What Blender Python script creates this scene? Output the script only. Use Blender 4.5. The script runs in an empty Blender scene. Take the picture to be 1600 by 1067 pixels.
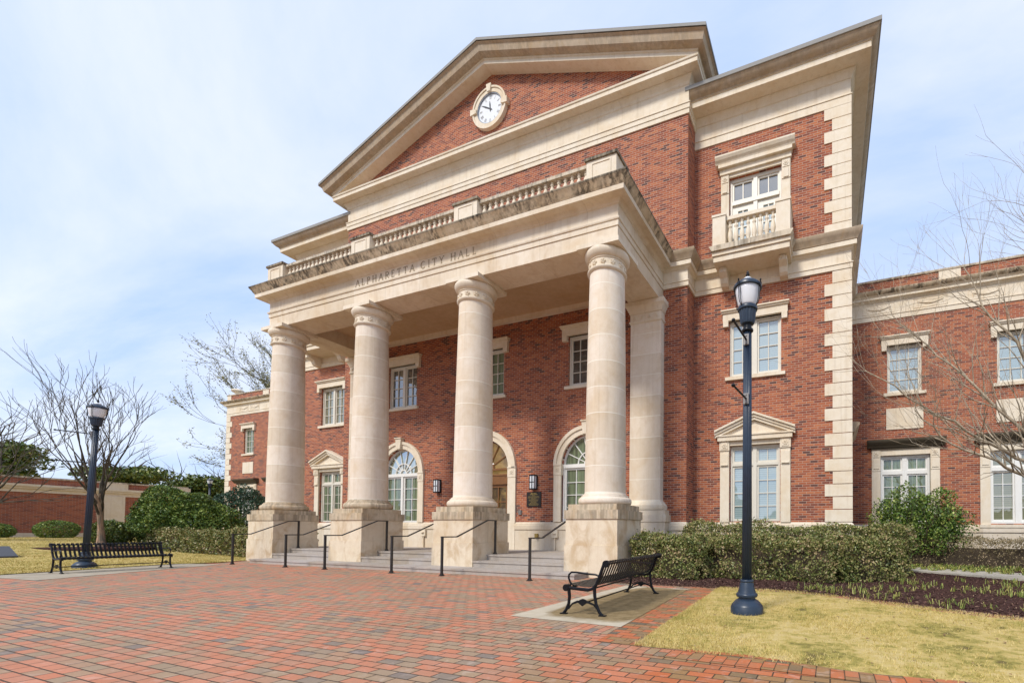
import bpy, math, random
import numpy as np
from mathutils import Vector, Matrix
R = math.radians
random.seed(7); RNG = np.random.default_rng(11)
S = bpy.context.scene
COL = S.collection
# ------------------------------------------------------------------ camera
cam_d = bpy.data.cameras.new('camera'); cam = bpy.data.objects.new('camera', cam_d); COL.objects.link(cam)
S.camera = cam
F_PX, CX_PX, CY_PX = 671.38, 1049.87, 814.83
yaw, pit, rol = R(20.1906), R(1.2991), R(0.3702)
cam_d.sensor_width = 36; cam_d.lens = F_PX / 1600 * 36
cam_d.shift_x = (800 - CX_PX) / 1600; cam_d.shift_y = (CY_PX - 533.5) / 1600
cam_d.clip_start = 0.05; cam_d.clip_end = 3000
Fw = Vector((-math.sin(yaw) * math.cos(pit), math.cos(yaw) * math.cos(pit), math.sin(pit)))
Rt = Vector((math.cos(yaw), math.sin(yaw), 0)); Up = Rt.cross(Fw)
R2 = Rt * math.cos(rol) + Up * math.sin(rol); U2 = -Rt * math.sin(rol) + Up * math.cos(rol)
M = Matrix((( R2.x, U2.x, -Fw.x, 0), (R2.y, U2.y, -Fw.y, 0), (R2.z, U2.z, -Fw.z, 1.08), (0, 0, 0, 1)))
cam.matrix_world = M
# ------------------------------------------------------------------ sky, sun, exposure
SUN_EL, SUN_AZ = 46.0, 194.0      # azimuth clockwise from +Y: the sun stands behind and left of the camera
w = bpy.data.worlds.new('World'); S.world = w; w.use_nodes = True
nt = w.node_tree; nt.nodes.clear()
def wn(t, **k):
    n = nt.nodes.new(t)
    for a, b in k.items(): setattr(n, a, b)
    return n
sky = wn('ShaderNodeTexSky', sky_type='NISHITA', sun_disc=False, sun_elevation=R(SUN_EL), sun_rotation=R(SUN_AZ), air_density=1.0, dust_density=0.8, ozone_density=1.5)
tc = wn('ShaderNodeTexCoord')
sep = wn('ShaderNodeSeparateXYZ'); nt.links.new(tc.outputs['Generated'], sep.inputs[0])
zc = wn('ShaderNodeMath', operation='MAXIMUM'); nt.links.new(sep.outputs['Z'], zc.inputs[0]); zc.inputs[1].default_value = 0.06
zp = wn('ShaderNodeMath', operation='ADD'); nt.links.new(zc.outputs[0], zp.inputs[0]); zp.inputs[1].default_value = 0.18
dx = wn('ShaderNodeMath', operation='DIVIDE'); nt.links.new(sep.outputs['X'], dx.inputs[0]); nt.links.new(zp.outputs[0], dx.inputs[1])
dy = wn('ShaderNodeMath', operation='DIVIDE'); nt.links.new(sep.outputs['Y'], dy.inputs[0]); nt.links.new(zp.outputs[0], dy.inputs[1])
cmb = wn('ShaderNodeCombineXYZ'); nt.links.new(dx.outputs[0], cmb.inputs[0]); nt.links.new(dy.outputs[0], cmb.inputs[1])
mp = wn('ShaderNodeMapping'); mp.inputs['Rotation'].default_value = (0, 0, R(28)); mp.inputs['Scale'].default_value = (0.55, 1.25, 1); mp.inputs['Location'].default_value = (3.1, 1.7, 0)
nt.links.new(cmb.outputs[0], mp.inputs[0])
n1 = wn('ShaderNodeTexNoise'); n1.inputs['Scale'].default_value = 1.25; n1.inputs['Detail'].default_value = 9; n1.inputs['Roughness'].default_value = 0.58; n1.inputs['Distortion'].default_value = 0.35
nt.links.new(mp.outputs[0], n1.inputs['Vector'])
cr = wn('ShaderNodeValToRGB'); cr.color_ramp.elements[0].position = 0.36; cr.color_ramp.elements[1].position = 0.62
cr.color_ramp.elements[0].color = (0.0, 0.0, 0.0, 1); cr.color_ramp.elements[1].color = (1, 1, 1, 1)
nt.links.new(n1.outputs['Fac'], cr.inputs[0])
cl = wn('ShaderNodeMix', data_type='RGBA'); nt.links.new(cr.outputs[0], cl.inputs[0]); cl.inputs[6].default_value = (2.75, 3.65, 5.5, 1); cl.inputs[7].default_value = (4.55, 4.9, 5.75, 1)
mx = wn('ShaderNodeMix', data_type='RGBA'); mx.inputs[0].default_value = 0.86
nt.links.new(sky.outputs[0], mx.inputs[6]); nt.links.new(cl.outputs[2], mx.inputs[7])
bg = wn('ShaderNodeBackground'); bg.inputs['Strength'].default_value = 0.135
nt.links.new(mx.outputs[2], bg.inputs[0])
wo = wn('ShaderNodeOutputWorld'); nt.links.new(bg.outputs[0], wo.inputs[0])
sl = bpy.data.lights.new('sun', 'SUN'); sl.energy = 2.15; sl.angle = R(12); sl.color = (1.0, 0.945, 0.86)
so = bpy.data.objects.new('sun', sl); COL.objects.link(so)
sdir = Vector((math.sin(R(SUN_AZ)) * math.cos(R(SUN_EL)), math.cos(R(SUN_AZ)) * math.cos(R(SUN_EL)), math.sin(R(SUN_EL))))
so.rotation_euler = (-sdir).to_track_quat('-Z', 'Y').to_euler(); so.location = sdir * 60
S.view_settings.view_transform = 'Standard'; S.view_settings.look = 'None'; S.view_settings.gamma = 1
S.view_settings.exposure = 0.62
S.render.engine = 'CYCLES'
# ------------------------------------------------------------------ materials
class NT:
    def __init__(s, name):
        s.m = bpy.data.materials.new(name); s.m.use_nodes = True; s.t = s.m.node_tree
        s.b = s.t.nodes['Principled BSDF']
    def n(s, t, **k):
        x = s.t.nodes.new(t)
        for a, b in k.items(): setattr(x, a, b)
        return x
    def l(s, a, b): s.t.links.new(a, b)
    def val(s, sock, v):
        if hasattr(v, 'is_output') or isinstance(v, bpy.types.NodeSocket): s.l(v, sock)
        else: sock.default_value = v
    def math(s, op, a, b=0.0, c=0.0, clamp=False):
        x = s.n('ShaderNodeMath', operation=op); x.use_clamp = clamp
        s.val(x.inputs[0], a); s.val(x.inputs[1], b); s.val(x.inputs[2], c); return x.outputs[0]
    def mix(s, f, a, b, mode='MIX'):
        x = s.n('ShaderNodeMix', data_type='RGBA', blend_type=mode); s.val(x.inputs[0], f); s.val(x.inputs[6], a); s.val(x.inputs[7], b); return x.outputs[2]
    def ramp(s, f, stops, interp='LINEAR'):
        x = s.n('ShaderNodeValToRGB'); r = x.color_ramp; r.interpolation = interp
        while len(r.elements) < len(stops): r.elements.new(0.5)
        for e, (p, c) in zip(r.elements, stops):
            e.position = p; e.color = (c, c, c, 1) if not isinstance(c, tuple) else (*c, 1)
        s.l(f, x.inputs[0]); return x.outputs[0]
    def noise(s, vec, scale, detail=3, rough=0.55, dist=0.0):
        x = s.n('ShaderNodeTexNoise'); x.inputs['Scale'].default_value = scale; x.inputs['Detail'].default_value = detail
        x.inputs['Roughness'].default_value = rough; x.inputs['Distortion'].default_value = dist
        if vec is not None: s.l(vec, x.inputs['Vector'])
        return x.outputs['Fac']
    def scale(s, vec, sc, loc=(0, 0, 0), rot=(0, 0, 0)):
        x = s.n('ShaderNodeMapping'); x.inputs['Scale'].default_value = sc; x.inputs['Location'].default_value = loc; x.inputs['Rotation'].default_value = rot
        s.l(vec, x.inputs[0]); return x.outputs[0]
    def pos(s): return s.n('ShaderNodeNewGeometry').outputs['Position']
    def xyz(s, v):
        x = s.n('ShaderNodeSeparateXYZ'); s.l(v, x.inputs[0]); return x.outputs
    def bump(s, h, strength, dist):
        x = s.n('ShaderNodeBump'); x.inputs['Strength'].default_value = strength; x.inputs['Distance'].default_value = dist
        s.l(h, x.inputs['Height']); s.l(x.outputs[0], s.b.inputs['Normal'])
    def base(s, c, rough=0.8, spec=0.3):
        s.val(s.b.inputs['Base Color'], c); s.val(s.b.inputs['Roughness'], rough); s.b.inputs['Specular IOR Level'].default_value = spec
def uvw(q):
    """in-plane coordinates of a wall or a floor, from the world position and the face's own direction"""
    g = q.n('ShaderNodeNewGeometry'); p = q.xyz(g.outputs['Position']); n = q.xyz(g.outputs['True Normal'])
    sx = q.math('GREATER_THAN', q.math('ABSOLUTE', n[0]), 0.7)
    u = q.math('ADD', q.math('MULTIPLY', p[1], sx), q.math('MULTIPLY', p[0], q.math('SUBTRACT', 1.0, sx)))
    return u, p[2], g.outputs['Position']
def bond(q, u, v, bw, bh, joint):
    row = q.math('FLOOR', q.math('DIVIDE', v, bh))
    off = q.math('MULTIPLY', q.math('FLOORED_MODULO', row, 2.0), 0.5)
    uu = q.math('ADD', q.math('DIVIDE', u, bw), off)
    ci = q.math('FLOOR', uu); fu = q.math('SUBTRACT', uu, ci); fv = q.math('SUBTRACT', q.math('DIVIDE', v, bh), row)
    c = q.n('ShaderNodeCombineXYZ'); q.l(ci, c.inputs[0]); q.l(row, c.inputs[1])
    wn_ = q.n('ShaderNodeTexWhiteNoise', noise_dimensions='2D'); q.l(c.outputs[0], wn_.inputs['Vector'])
    eu = q.math('MULTIPLY', q.math('MINIMUM', fu, q.math('SUBTRACT', 1.0, fu)), bw)
    ev = q.math('MULTIPLY', q.math('MINIMUM', fv, q.math('SUBTRACT', 1.0, fv)), bh)
    e = q.math('MINIMUM', eu, ev)
    mort = q.math('LESS_THAN', e, joint / 2)
    return wn_.outputs['Value'], wn_.outputs['Color'], mort, e
def mat_brick(name, stops, mortar, bw=0.208, bh=0.0677, joint=0.0125, tint=(1, 1, 1)):
    q = NT(name); u, v, P = uvw(q)
    r, rc, mo, e = bond(q, u, v, bw, bh, joint)
    big = q.noise(P, 0.5, 3)
    r2 = q.math('ADD', r, q.math('MULTIPLY', q.math('SUBTRACT', q.noise(P, 1.3, 4), 0.5), 0.35), clamp=True)
    col = q.ramp(r2, stops)
    fine = q.noise(P, 45, 3)
    col = q.mix(0.35, col, q.ramp(fine, [(0.3, 0.35), (0.7, 0.65)]), 'OVERLAY')
    col = q.mix(q.math('MULTIPLY', q.math('SUBTRACT', big, 0.35), 0.5, clamp=True), col, (0.5, 0.42, 0.36, 1), 'MULTIPLY')
    col = q.mix(mo, col, q.mix(q.noise(P, 20, 2), mortar, tuple(c * 0.7 for c in mortar[:3]) + (1,)))
    q.base(col, 0.85, 0.25)
    q.bump(q.math('MULTIPLY', q.math('MINIMUM', e, joint), 1.0), 0.6, 0.6)
    return q.m
BR = [(0.0, (0.45, 0.155, 0.068)), (0.25, (0.385, 0.115, 0.052)), (0.52, (0.33, 0.094, 0.046)), (0.74, (0.26, 0.074, 0.041)), (0.88, (0.20, 0.06, 0.04)), (0.95, (0.14, 0.055, 0.042)), (1.0, (0.10, 0.048, 0.042))]
M_BRICK = mat_brick('red_brick', BR, (0.50, 0.35, 0.265, 1), joint=0.0125)
M_BRICK2 = mat_brick('old_red_brick', [(0, (0.40, 0.125, 0.06)), (0.5, (0.34, 0.10, 0.052)), (0.85, (0.28, 0.08, 0.046)), (1, (0.18, 0.06, 0.045))], (0.42, 0.3, 0.24, 1))
def mat_stone(name, base, stain=0.0, joints=None, warm=0.5, rough=0.8, run=0.0, vjoint=None, heavy=0.0):
    q = NT(name); u, v, P = uvw(q)
    a = q.noise(P, 1.1, 5, 0.6, 0.6); b = q.noise(P, 7, 4); c = q.noise(P, 70, 3)
    col = q.ramp(a, [(0.3, tuple(x * y for x, y in zip(base, (0.95, 0.90, 0.82)))), (0.5, base), (0.72, tuple(min(0.85, x * y) for x, y in zip(base, (1.05, 1.07, 1.1))))])
    col = q.mix(0.35, col, q.ramp(b, [(0.3, 0.4), (0.7, 0.6)]), 'OVERLAY')
    col = q.mix(0.3, col, q.ramp(c, [(0.3, 0.38), (0.7, 0.62)]), 'OVERLAY')
    dr = q.noise(q.scale(P, (7, 7, 0.28)), 1.3, 5, 0.65)
    col = q.mix(q.math('MULTIPLY', q.ramp(dr, [(0.52, 0.0), (0.7, 1.0)]), 0.22), col, (0.36, 0.27, 0.17, 1))
    if run:     # rusty brown water marks
        s = q.noise(q.scale(P, (1.5, 1.5, 0.95)), 1.5, 5, 0.6, 0.9)
        col = q.mix(q.math('MULTIPLY', q.ramp(s, [(0.5, 0.0), (0.68, 1.0)]), run), col, (0.47, 0.33, 0.185, 1))
        s2 = q.noise(q.scale(P, (9, 9, 0.7)), 1.0, 4, 0.6)
        col = q.mix(q.math('MULTIPLY', q.ramp(s2, [(0.55, 0.0), (0.72, 1.0)]), run * 0.22), col, (0.3, 0.24, 0.15, 1))
    if stain:   # black mildew in streaks
        s = q.noise(q.scale(P, (7, 7, 0.25)), 1.6, 5, 0.66); t = q.noise(P, 1.7, 4, 0.7)
        f = q.math('MULTIPLY', q.ramp(s, [(0.40 - heavy, 0.0), (0.56 - heavy, 1.0)]), q.ramp(t, [(0.38 - heavy, 0.1), (0.56 - heavy, 1.0)]))
        col = q.mix(q.math('MULTIPLY', f, stain), col, (0.035, 0.028, 0.018, 1))
    if joints or vjoint:
        c_ = q.n('ShaderNodeCombineXYZ')
        if joints: q.l(q.math('FLOOR', q.math('DIVIDE', q.math('SUBTRACT', v, joints[0]), joints[1])), c_.inputs[1]); q.l(q.math('FLOOR', q.math('MULTIPLY', q.xyz(P)[0], 0.24)), c_.inputs[0])
        else: q.l(q.math('FLOOR', q.math('DIVIDE', u, vjoint)), c_.inputs[0])
        w_ = q.n('ShaderNodeTexWhiteNoise', noise_dimensions='2D'); q.l(c_.outputs[0], w_.inputs['Vector'])
        col = q.mix(1.0, col, q.ramp(w_.outputs['Value'], [(0.0, (0.86, 0.82, 0.76)), (0.5, (0.97, 0.95, 0.93)), (1.0, (1.05, 1.05, 1.07))]), 'MULTIPLY')
    if joints:
        z0, step, wd = joints
        fz = q.math('SUBTRACT', q.math('FLOORED_MODULO', q.math('SUBTRACT', v, z0), step), wd)
        col = q.mix(q.math('MULTIPLY', q.math('LESS_THAN', fz, 0.0), 0.75), col, (0.82, 0.78, 0.68, 1))
    if vjoint:
        fu = q.math('SUBTRACT', q.math('FLOORED_MODULO', u, vjoint), 0.012)
        col = q.mix(q.math('MULTIPLY', q.math('LESS_THAN', fu, 0.0), 0.35), col, (0.35, 0.27, 0.18, 1))
    q.base(col, rough, 0.3); q.bump(q.math('ADD', b, q.math('MULTIPLY', c, 0.6)), 0.25, 0.012)
    return q.m
ST = (0.60, 0.50, 0.375)
M_STONE = mat_stone('cast_stone', (0.69, 0.61, 0.49), vjoint=1.52)
M_TRIM = mat_stone('trim_stone', (0.73, 0.64, 0.505), run=0.12)
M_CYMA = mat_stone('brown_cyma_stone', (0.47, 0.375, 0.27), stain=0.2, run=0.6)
M_COLUMN = mat_stone('column_stone', (0.735, 0.645, 0.525), joints=(2.0, 0.63, 0.018), run=0.22)
M_PED = mat_stone('pedestal_stone', (0.67, 0.565, 0.42), run=0.75)
M_PEDCAP = mat_stone('weathered_cap_stone', (0.55, 0.45, 0.32), run=0.8, stain=0.45)
M_STAIN = mat_stone('mildewed_stone', (0.56, 0.45, 0.31), stain=0.82, run=0.5)
M_STAIN2 = mat_stone('lightly_mildewed_stone', (0.62, 0.54, 0.42), stain=0.6, run=0.3)
M_BLACKCAP = mat_stone('blackened_stone', (0.3, 0.25, 0.18), stain=1.0)
M_HOOD = mat_stone('blackened_hood_stone', (0.42, 0.34, 0.23), stain=0.88, heavy=0.2, run=0.3)
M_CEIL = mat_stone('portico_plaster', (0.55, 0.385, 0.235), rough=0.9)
M_STEP = mat_stone('grey_granite', (0.40, 0.365, 0.335), rough=0.75, vjoint=1.1)
def mat_plain(name, col, rough=0.5, metal=0.0, spec=0.5, var=0.15, sc=12, bump=0.0):
    q = NT(name); P = q.pos(); n = q.noise(P, sc, 4)
    c = q.mix(n, tuple(x * (1 - var) for x in col) + (1,), tuple(min(1, x * (1 + var)) for x in col) + (1,))
    q.base(c, rough, spec); q.b.inputs['Metallic'].default_value = metal
    if bump: q.bump(n, bump, 0.01)
    return q.m
M_FRAME = mat_plain('cream_frame_paint', (0.66, 0.62, 0.53), 0.45, var=0.05)
M_WHITE = mat_plain('white_frame_paint', (0.76, 0.75, 0.71), 0.4, var=0.04)
M_METAL = mat_plain('roof_edge_metal', (0.30, 0.295, 0.28), 0.85, 0.0, 0.1, var=0.1)
M_ROOF = mat_plain('roof_metal', (0.30, 0.30, 0.29), 0.5, 0.2)
M_BLACK = mat_plain('black_paint', (0.008, 0.009, 0.012), 0.3, spec=0.22, var=0.3, sc=30, bump=0.05)
M_NAVY = mat_plain('dark_blue_paint', (0.018, 0.032, 0.056), 0.36, var=0.3, sc=20, bump=0.05)
M_RAIL = mat_plain('rail_paint', (0.022, 0.02, 0.02), 0.42, var=0.3, sc=30)
M_BRONZE = mat_plain('dark_bronze', (0.03, 0.024, 0.02), 0.4, 0.4)
M_GOLD = mat_plain('gold_lettering', (0.45, 0.32, 0.1), 0.4, 0.6)
M_WOOD = mat_plain('stained_wood_door', (0.20, 0.09, 0.03), 0.35, var=0.4, sc=6)
M_LENS = mat_plain('opal_glass', (0.72, 0.75, 0.78), 0.2, var=0.03)
M_ENAMEL = mat_plain('clock_enamel', (0.74, 0.77, 0.80), 0.3, var=0.03)
M_NUM = mat_plain('numeral_grey', (0.42, 0.42, 0.43), 0.5)
M_HAND = mat_plain('clock_hand_black', (0.03, 0.035, 0.05), 0.4)
M_CUT = mat_plain('carved_letter_shadow', (0.30, 0.235, 0.155), 0.9)
M_GREY = mat_plain('grey_box_metal', (0.22, 0.21, 0.2), 0.5, 0.3)
M_SPIKE = mat_plain('pale_bird_spike', (0.72, 0.72, 0.7), 0.5)
def mat_glass(name, a, b, mode='blind', refl=1.0, glow=0.0):
    q = NT(name); g = q.n('ShaderNodeNewGeometry'); p = q.xyz(g.outputs['Position'])
    if mode == 'blind':
        f = q.math('GREATER_THAN', q.math('FLOORED_MODULO', p[2], 0.062), 0.012)
        f = q.math('MULTIPLY', f, q.math('ADD', 0.75, q.math('MULTIPLY', q.noise(g.outputs['Position'], 1.5, 3), 0.4)))
    elif mode == 'curtain':
        f = q.noise(q.scale(g.outputs['Position'], (13, 13, 0.35)), 1.0, 3, 0.5)
        f = q.ramp(f, [(0.35, 0.0), (0.65, 1.0)])
    else:
        f = q.ramp(q.noise(g.outputs['Position'], 1.4, 4, 0.6, 0.5), [(0.4, 0.0), (0.6, 1.0)])
    c = q.mix(f, (*a, 1), (*b, 1)); q.base(c, 0.5, 0.4)
    q.b.inputs['Coat Weight'].default_value = refl; q.b.inputs['Coat Roughness'].default_value = 0.02; q.b.inputs['Coat IOR'].default_value = 1.75
    wv = q.n('ShaderNodeBump'); wv.inputs['Strength'].default_value = 0.08; wv.inputs['Distance'].default_value = 0.05
    q.l(q.noise(g.outputs['Position'], 1.6, 2), wv.inputs['Height']); q.l(wv.outputs[0], q.b.inputs['Coat Normal'])
    gl = q.n('ShaderNodeBsdfGlossy'); gl.inputs['Roughness'].default_value = 0.015; gl.inputs['Color'].default_value = (0.9, 0.94, 1, 1); q.l(wv.outputs[0], gl.inputs['Normal'])
    lw = q.n('ShaderNodeLayerWeight'); lw.inputs['Blend'].default_value = 0.35
    ms = q.n('ShaderNodeMixShader'); q.l(q.math('ADD', q.math('MULTIPLY', lw.outputs['Fresnel'], 0.7 * refl), 0.10 * refl, clamp=True), ms.inputs[0]); q.l(q.b.outputs[0], ms.inputs[1]); q.l(gl.outputs[0], ms.inputs[2])
    q.l(ms.outputs[0], q.t.nodes['Material Output'].inputs['Surface'])
    if glow: q.l(c, q.b.inputs['Emission Color']); q.b.inputs['Emission Strength'].default_value = glow
    return q.m
G_PALE = mat_glass('pane_over_pale_blind', (0.17, 0.25, 0.27), (0.32, 0.41, 0.42), 'blind')
G_GREEN = mat_glass('pane_over_green_curtain', (0.055, 0.075, 0.04), (0.19, 0.25, 0.135), 'curtain', 0.6)
G_DARK = mat_glass('pane_over_dark_room', (0.012, 0.016, 0.018), (0.05, 0.05, 0.035), 'room', 1.0)
G_OLIVE = mat_glass('pane_over_dim_blind', (0.09, 0.10, 0.06), (0.22, 0.22, 0.13), 'blind', 0.9)
G_WARM = mat_glass('pane_over_lit_lobby', (0.04, 0.022, 0.006), (0.30, 0.19, 0.05), 'room', 0.5, 0.35)
def mat_leaf(name, stops, rough=0.45, clump=0.0, cs=1.2):
    q = NT(name); g = q.n('ShaderNodeNewGeometry'); f = g.outputs['Random Per Island']
    if clump:
        f = q.math('ADD', q.math('MULTIPLY', f, 1 - clump), q.math('MULTIPLY', q.ramp(q.noise(g.outputs['Position'], cs, 3), [(0.3, 0.0), (0.7, 1.0)]), clump))
    q.base(q.ramp(f, stops), rough, 0.4)
    return q.m
# ------------------------------------------------------------------ geometry helpers
class MB:
    def __init__(s): s.v = []; s.f = []
    def face(s, pts):
        b = len(s.v); s.v += [tuple(p) for p in pts]; s.f.append(tuple(range(b, b + len(pts)))); return s
    def box(s, x0, x1, y0, y1, z0, z1):
        b = len(s.v)
        s.v += [(x0, y0, z0), (x1, y0, z0), (x1, y1, z0), (x0, y1, z0), (x0, y0, z1), (x1, y0, z1), (x1, y1, z1), (x0, y1, z1)]
        s.f += [tuple(b + i for i in t) for t in ((0, 3, 2, 1), (4, 5, 6, 7), (0, 1, 5, 4), (1, 2, 6, 5), (2, 3, 7, 6), (3, 0, 4, 7))]
        return s
    def cbox(s, x, y, z, dx, dy, dz): return s.box(x - dx / 2, x + dx / 2, y - dy / 2, y + dy / 2, z, z + dz)
    def extrude(s, poly, d0, d1, axis='y'):
        """poly: list of 2D points (x,z) for axis y, (x,y) for axis z, (y,z) for axis x"""
        def P(p, d): return (p[0], d, p[1]) if axis == 'y' else (p[0], p[1], d) if axis == 'z' else (d, p[0], p[1])
        n = len(poly); b = len(s.v)
        s.v += [P(p, d0) for p in poly] + [P(p, d1) for p in poly]
        s.f.append(tuple(range(b, b + n))); s.f.append(tuple(range(b + 2 * n - 1, b + n - 1, -1)))
        for i in range(n):
            j = (i + 1) % n; s.f.append((b + j, b + i, b + n + i, b + n + j))
        return s
    def lathe(s, prof, c=(0, 0, 0), n=24, flute=0, fd=0.0, a0=0.0, a1=2 * math.pi):
        b = len(s.v); full = abs(a1 - a0 - 2 * math.pi) < 1e-6; m = n if full else n + 1
        for r, z in prof:
            for i in range(m):
                a = a0 + (a1 - a0) * i / n; rr = r
                if flute: rr = r * (1 - fd * (0.5 + 0.5 * math.cos(flute * a)))
                s.v.append((c[0] + rr * math.cos(a), c[1] + rr * math.sin(a), c[2] + z))
        for k in range(len(prof) - 1):
            for i in range(n):
                j = (i + 1) % m
                s.f.append((b + k * m + i, b + k * m + j, b + (k + 1) * m + j, b + (k + 1) * m + i))
        if full:
            if prof[0][0] > 1e-4: s.f.append(tuple(b + i for i in range(m - 1, -1, -1)))
            if prof[-1][0] > 1e-4: s.f.append(tuple(b + (len(prof) - 1) * m + i for i in range(m)))
        return s
    def tube(s, pts, rad, n=6, cap=True):
        pts = [Vector(p) for p in pts]
        if not isinstance(rad, (list, tuple)): rad = [rad] * len(pts)
        b = len(s.v); up = None
        for i, p in enumerate(pts):
            d = (pts[min(i + 1, len(pts) - 1)] - pts[max(i - 1, 0)])
            d = d.normalized() if d.length > 1e-9 else Vector((0, 0, 1))
            if up is None:
                up = d.orthogonal().normalized()
            up = (up - d * up.dot(d)); up = up.normalized() if up.length > 1e-6 else d.orthogonal().normalized()
            sd = d.cross(up)
            for k in range(n):
                a = 2 * math.pi * (k + 0.5) / n
                s.v.append(tuple(p + (up * math.cos(a) + sd * math.sin(a)) * rad[i]))
        for i in range(len(pts) - 1):
            for k in range(n):
                j = (k + 1) % n
                s.f.append((b + i * n + k, b + i * n + j, b + (i + 1) * n + j, b + (i + 1) * n + k))
        if cap:
            s.f.append(tuple(b + k for k in range(n - 1, -1, -1))); s.f.append(tuple(b + (len(pts) - 1) * n + k for k in range(n)))
        return s
    def sweep(s, path, prof, closed_ends=True):
        """prof (outward offset, z) swept along a plan polyline; outward is to the right of travel; mitred corners"""
        P = [Vector((p[0], p[1])) for p in path]; ns = []
        for i in range(len(P) - 1):
            d = (P[i + 1] - P[i]).normalized(); ns.append(Vector((d.y, -d.x)))
        b = len(s.v); m = len(prof)
        for i, p in enumerate(P):
            if i == 0: o = ns[0]
            elif i == len(P) - 1: o = ns[-1]
            else:
                o = (ns[i - 1] + ns[i]); o = o / max(0.2, o.dot(ns[i]))
            for off, z in prof: s.v.append((p.x + o.x * off, p.y + o.y * off, z))
        for i in range(len(P) - 1):
            for k in range(m - 1):
                s.f.append((b + i * m + k, b + (i + 1) * m + k, b + (i + 1) * m + k + 1, b + i * m + k + 1))
        if closed_ends:
            s.f.append(tuple(b + k for k in range(m))); s.f.append(tuple(b + (len(P) - 1) * m + k for k in range(m - 1, -1, -1)))
        return s
    def blob(s, c, r, n=10, seed=0, amp=0.15, flat=False):
        b = len(s.v); rs = random.Random(seed); ph = [rs.uniform(0, 6.28) for _ in range(6)]
        rx, ry, rz = r
        for i in range(n + 1):
            t = math.pi * i / n
            for k in range(2 * n):
                a = math.pi * k / n
                q = 1 + amp * (math.sin(3 * a + ph[0]) * math.sin(2 * t + ph[1]) + math.sin(5 * a + ph[2]) * math.sin(4 * t + ph[3]) * 0.6)
                z = math.cos(t) * rz * q
                if flat and z < -rz * 0.8: z = -rz * 0.8
                s.v.append((c[0] + math.sin(t) * math.cos(a) * rx * q, c[1] + math.sin(t) * math.sin(a) * ry * q, c[2] + z))
        for i in range(n):
            for k in range(2 * n):
                j = (k + 1) % (2 * n); s.f.append((b + i * 2 * n + k, b + (i + 1) * 2 * n + k, b + (i + 1) * 2 * n + j, b + i * 2 * n + j))
        return s
    def mesh(s, name):
        m = bpy.data.meshes.new(name); m.from_pydata(s.v, [], s.f); m.update(); return m
    def build(s, name, mat, parent=None, smooth=False, loc=None, off=None):
        if off is not None: s.v = [(x - off[0], y - off[1], z - off[2]) for x, y, z in s.v]
        m = s.mesh(name); m.materials.append(mat)
        if smooth:
            for p in m.polygons: p.use_smooth = True
            if smooth != 'all':
                try: m.set_sharp_from_angle(angle=R(smooth if smooth is not True else 38))
                except Exception: pass
        return link(name, m, parent, loc)
def link(name, data, parent=None, loc=None):
    o = bpy.data.objects.new(name, data); COL.objects.link(o)
    if parent is not None: o.parent = parent
    if loc is not None: o.location = loc
    return o
def tag(o, label=None, cat=None, group=None, kind=None):
    if label: o['label'] = label
    if cat: o['category'] = cat
    if group: o['group'] = group
    if kind: o['kind'] = kind
    return o
def empty(name, loc, label, cat, group=None, rz=0):
    o = link(name, None, None, loc); o.rotation_euler = (0, 0, rz); o.empty_display_size = 0.2
    return tag(o, label, cat, group)
def copy_tree(o, parent=None, depth=0):
    c = o.copy(); COL.objects.link(c); c.parent = parent
    for ch in list(o.children): copy_tree(ch, c, depth + 1)
    return c
def quads_mesh(name, V, mat, nside=4):
    """V: (N,nside,3) array of separate faces -> one mesh"""
    N = V.shape[0]; m = bpy.data.meshes.new(name)
    m.vertices.add(N * nside); m.vertices.foreach_set('co', V.reshape(-1).astype(np.float32))
    m.loops.add(N * nside); m.loops.foreach_set('vertex_index', np.arange(N * nside, dtype=np.int32))
    m.polygons.add(N); m.polygons.foreach_set('loop_start', np.arange(0, N * nside, nside, dtype=np.int32))
    try: m.polygons.foreach_set('loop_total', np.full(N, nside, dtype=np.int32))
    except Exception: pass
    m.materials.append(mat); m.update(calc_edges=True); m.validate(); return m
def leaves(P, size, nrm=None, spread=1.0, asp=0.5, jitter=0.35):
    """leaf quads (bent diamonds) at the points P"""
    N = len(P); n = RNG.normal(size=(N, 3)) * spread
    if nrm is not None: n = n + nrm
    n /= np.linalg.norm(n, axis=1, keepdims=True) + 1e-9
    t = RNG.normal(size=(N, 3)); t -= n * np.sum(t * n, 1, keepdims=True); t /= np.linalg.norm(t, axis=1, keepdims=True) + 1e-9
    b = np.cross(n, t); s = size * (1 + jitter * RNG.uniform(-1, 1, (N, 1)))
    L = t * s * 0.5; W = b * s * 0.5 * asp
    return np.stack([P - L, P + W + n * s * 0.08, P + L, P - W + n * s * 0.08], 1)
def wob(P, sc, seed):
    r = np.random.default_rng(seed); o = np.zeros(len(P))
    for k in range(5):
        d = r.normal(size=3); d /= np.linalg.norm(d); o += np.sin((P @ d) * sc * (1 + 0.7 * k) + r.uniform(0, 6.28)) / (1 + 0.6 * k)
    return o / 2.2
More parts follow.
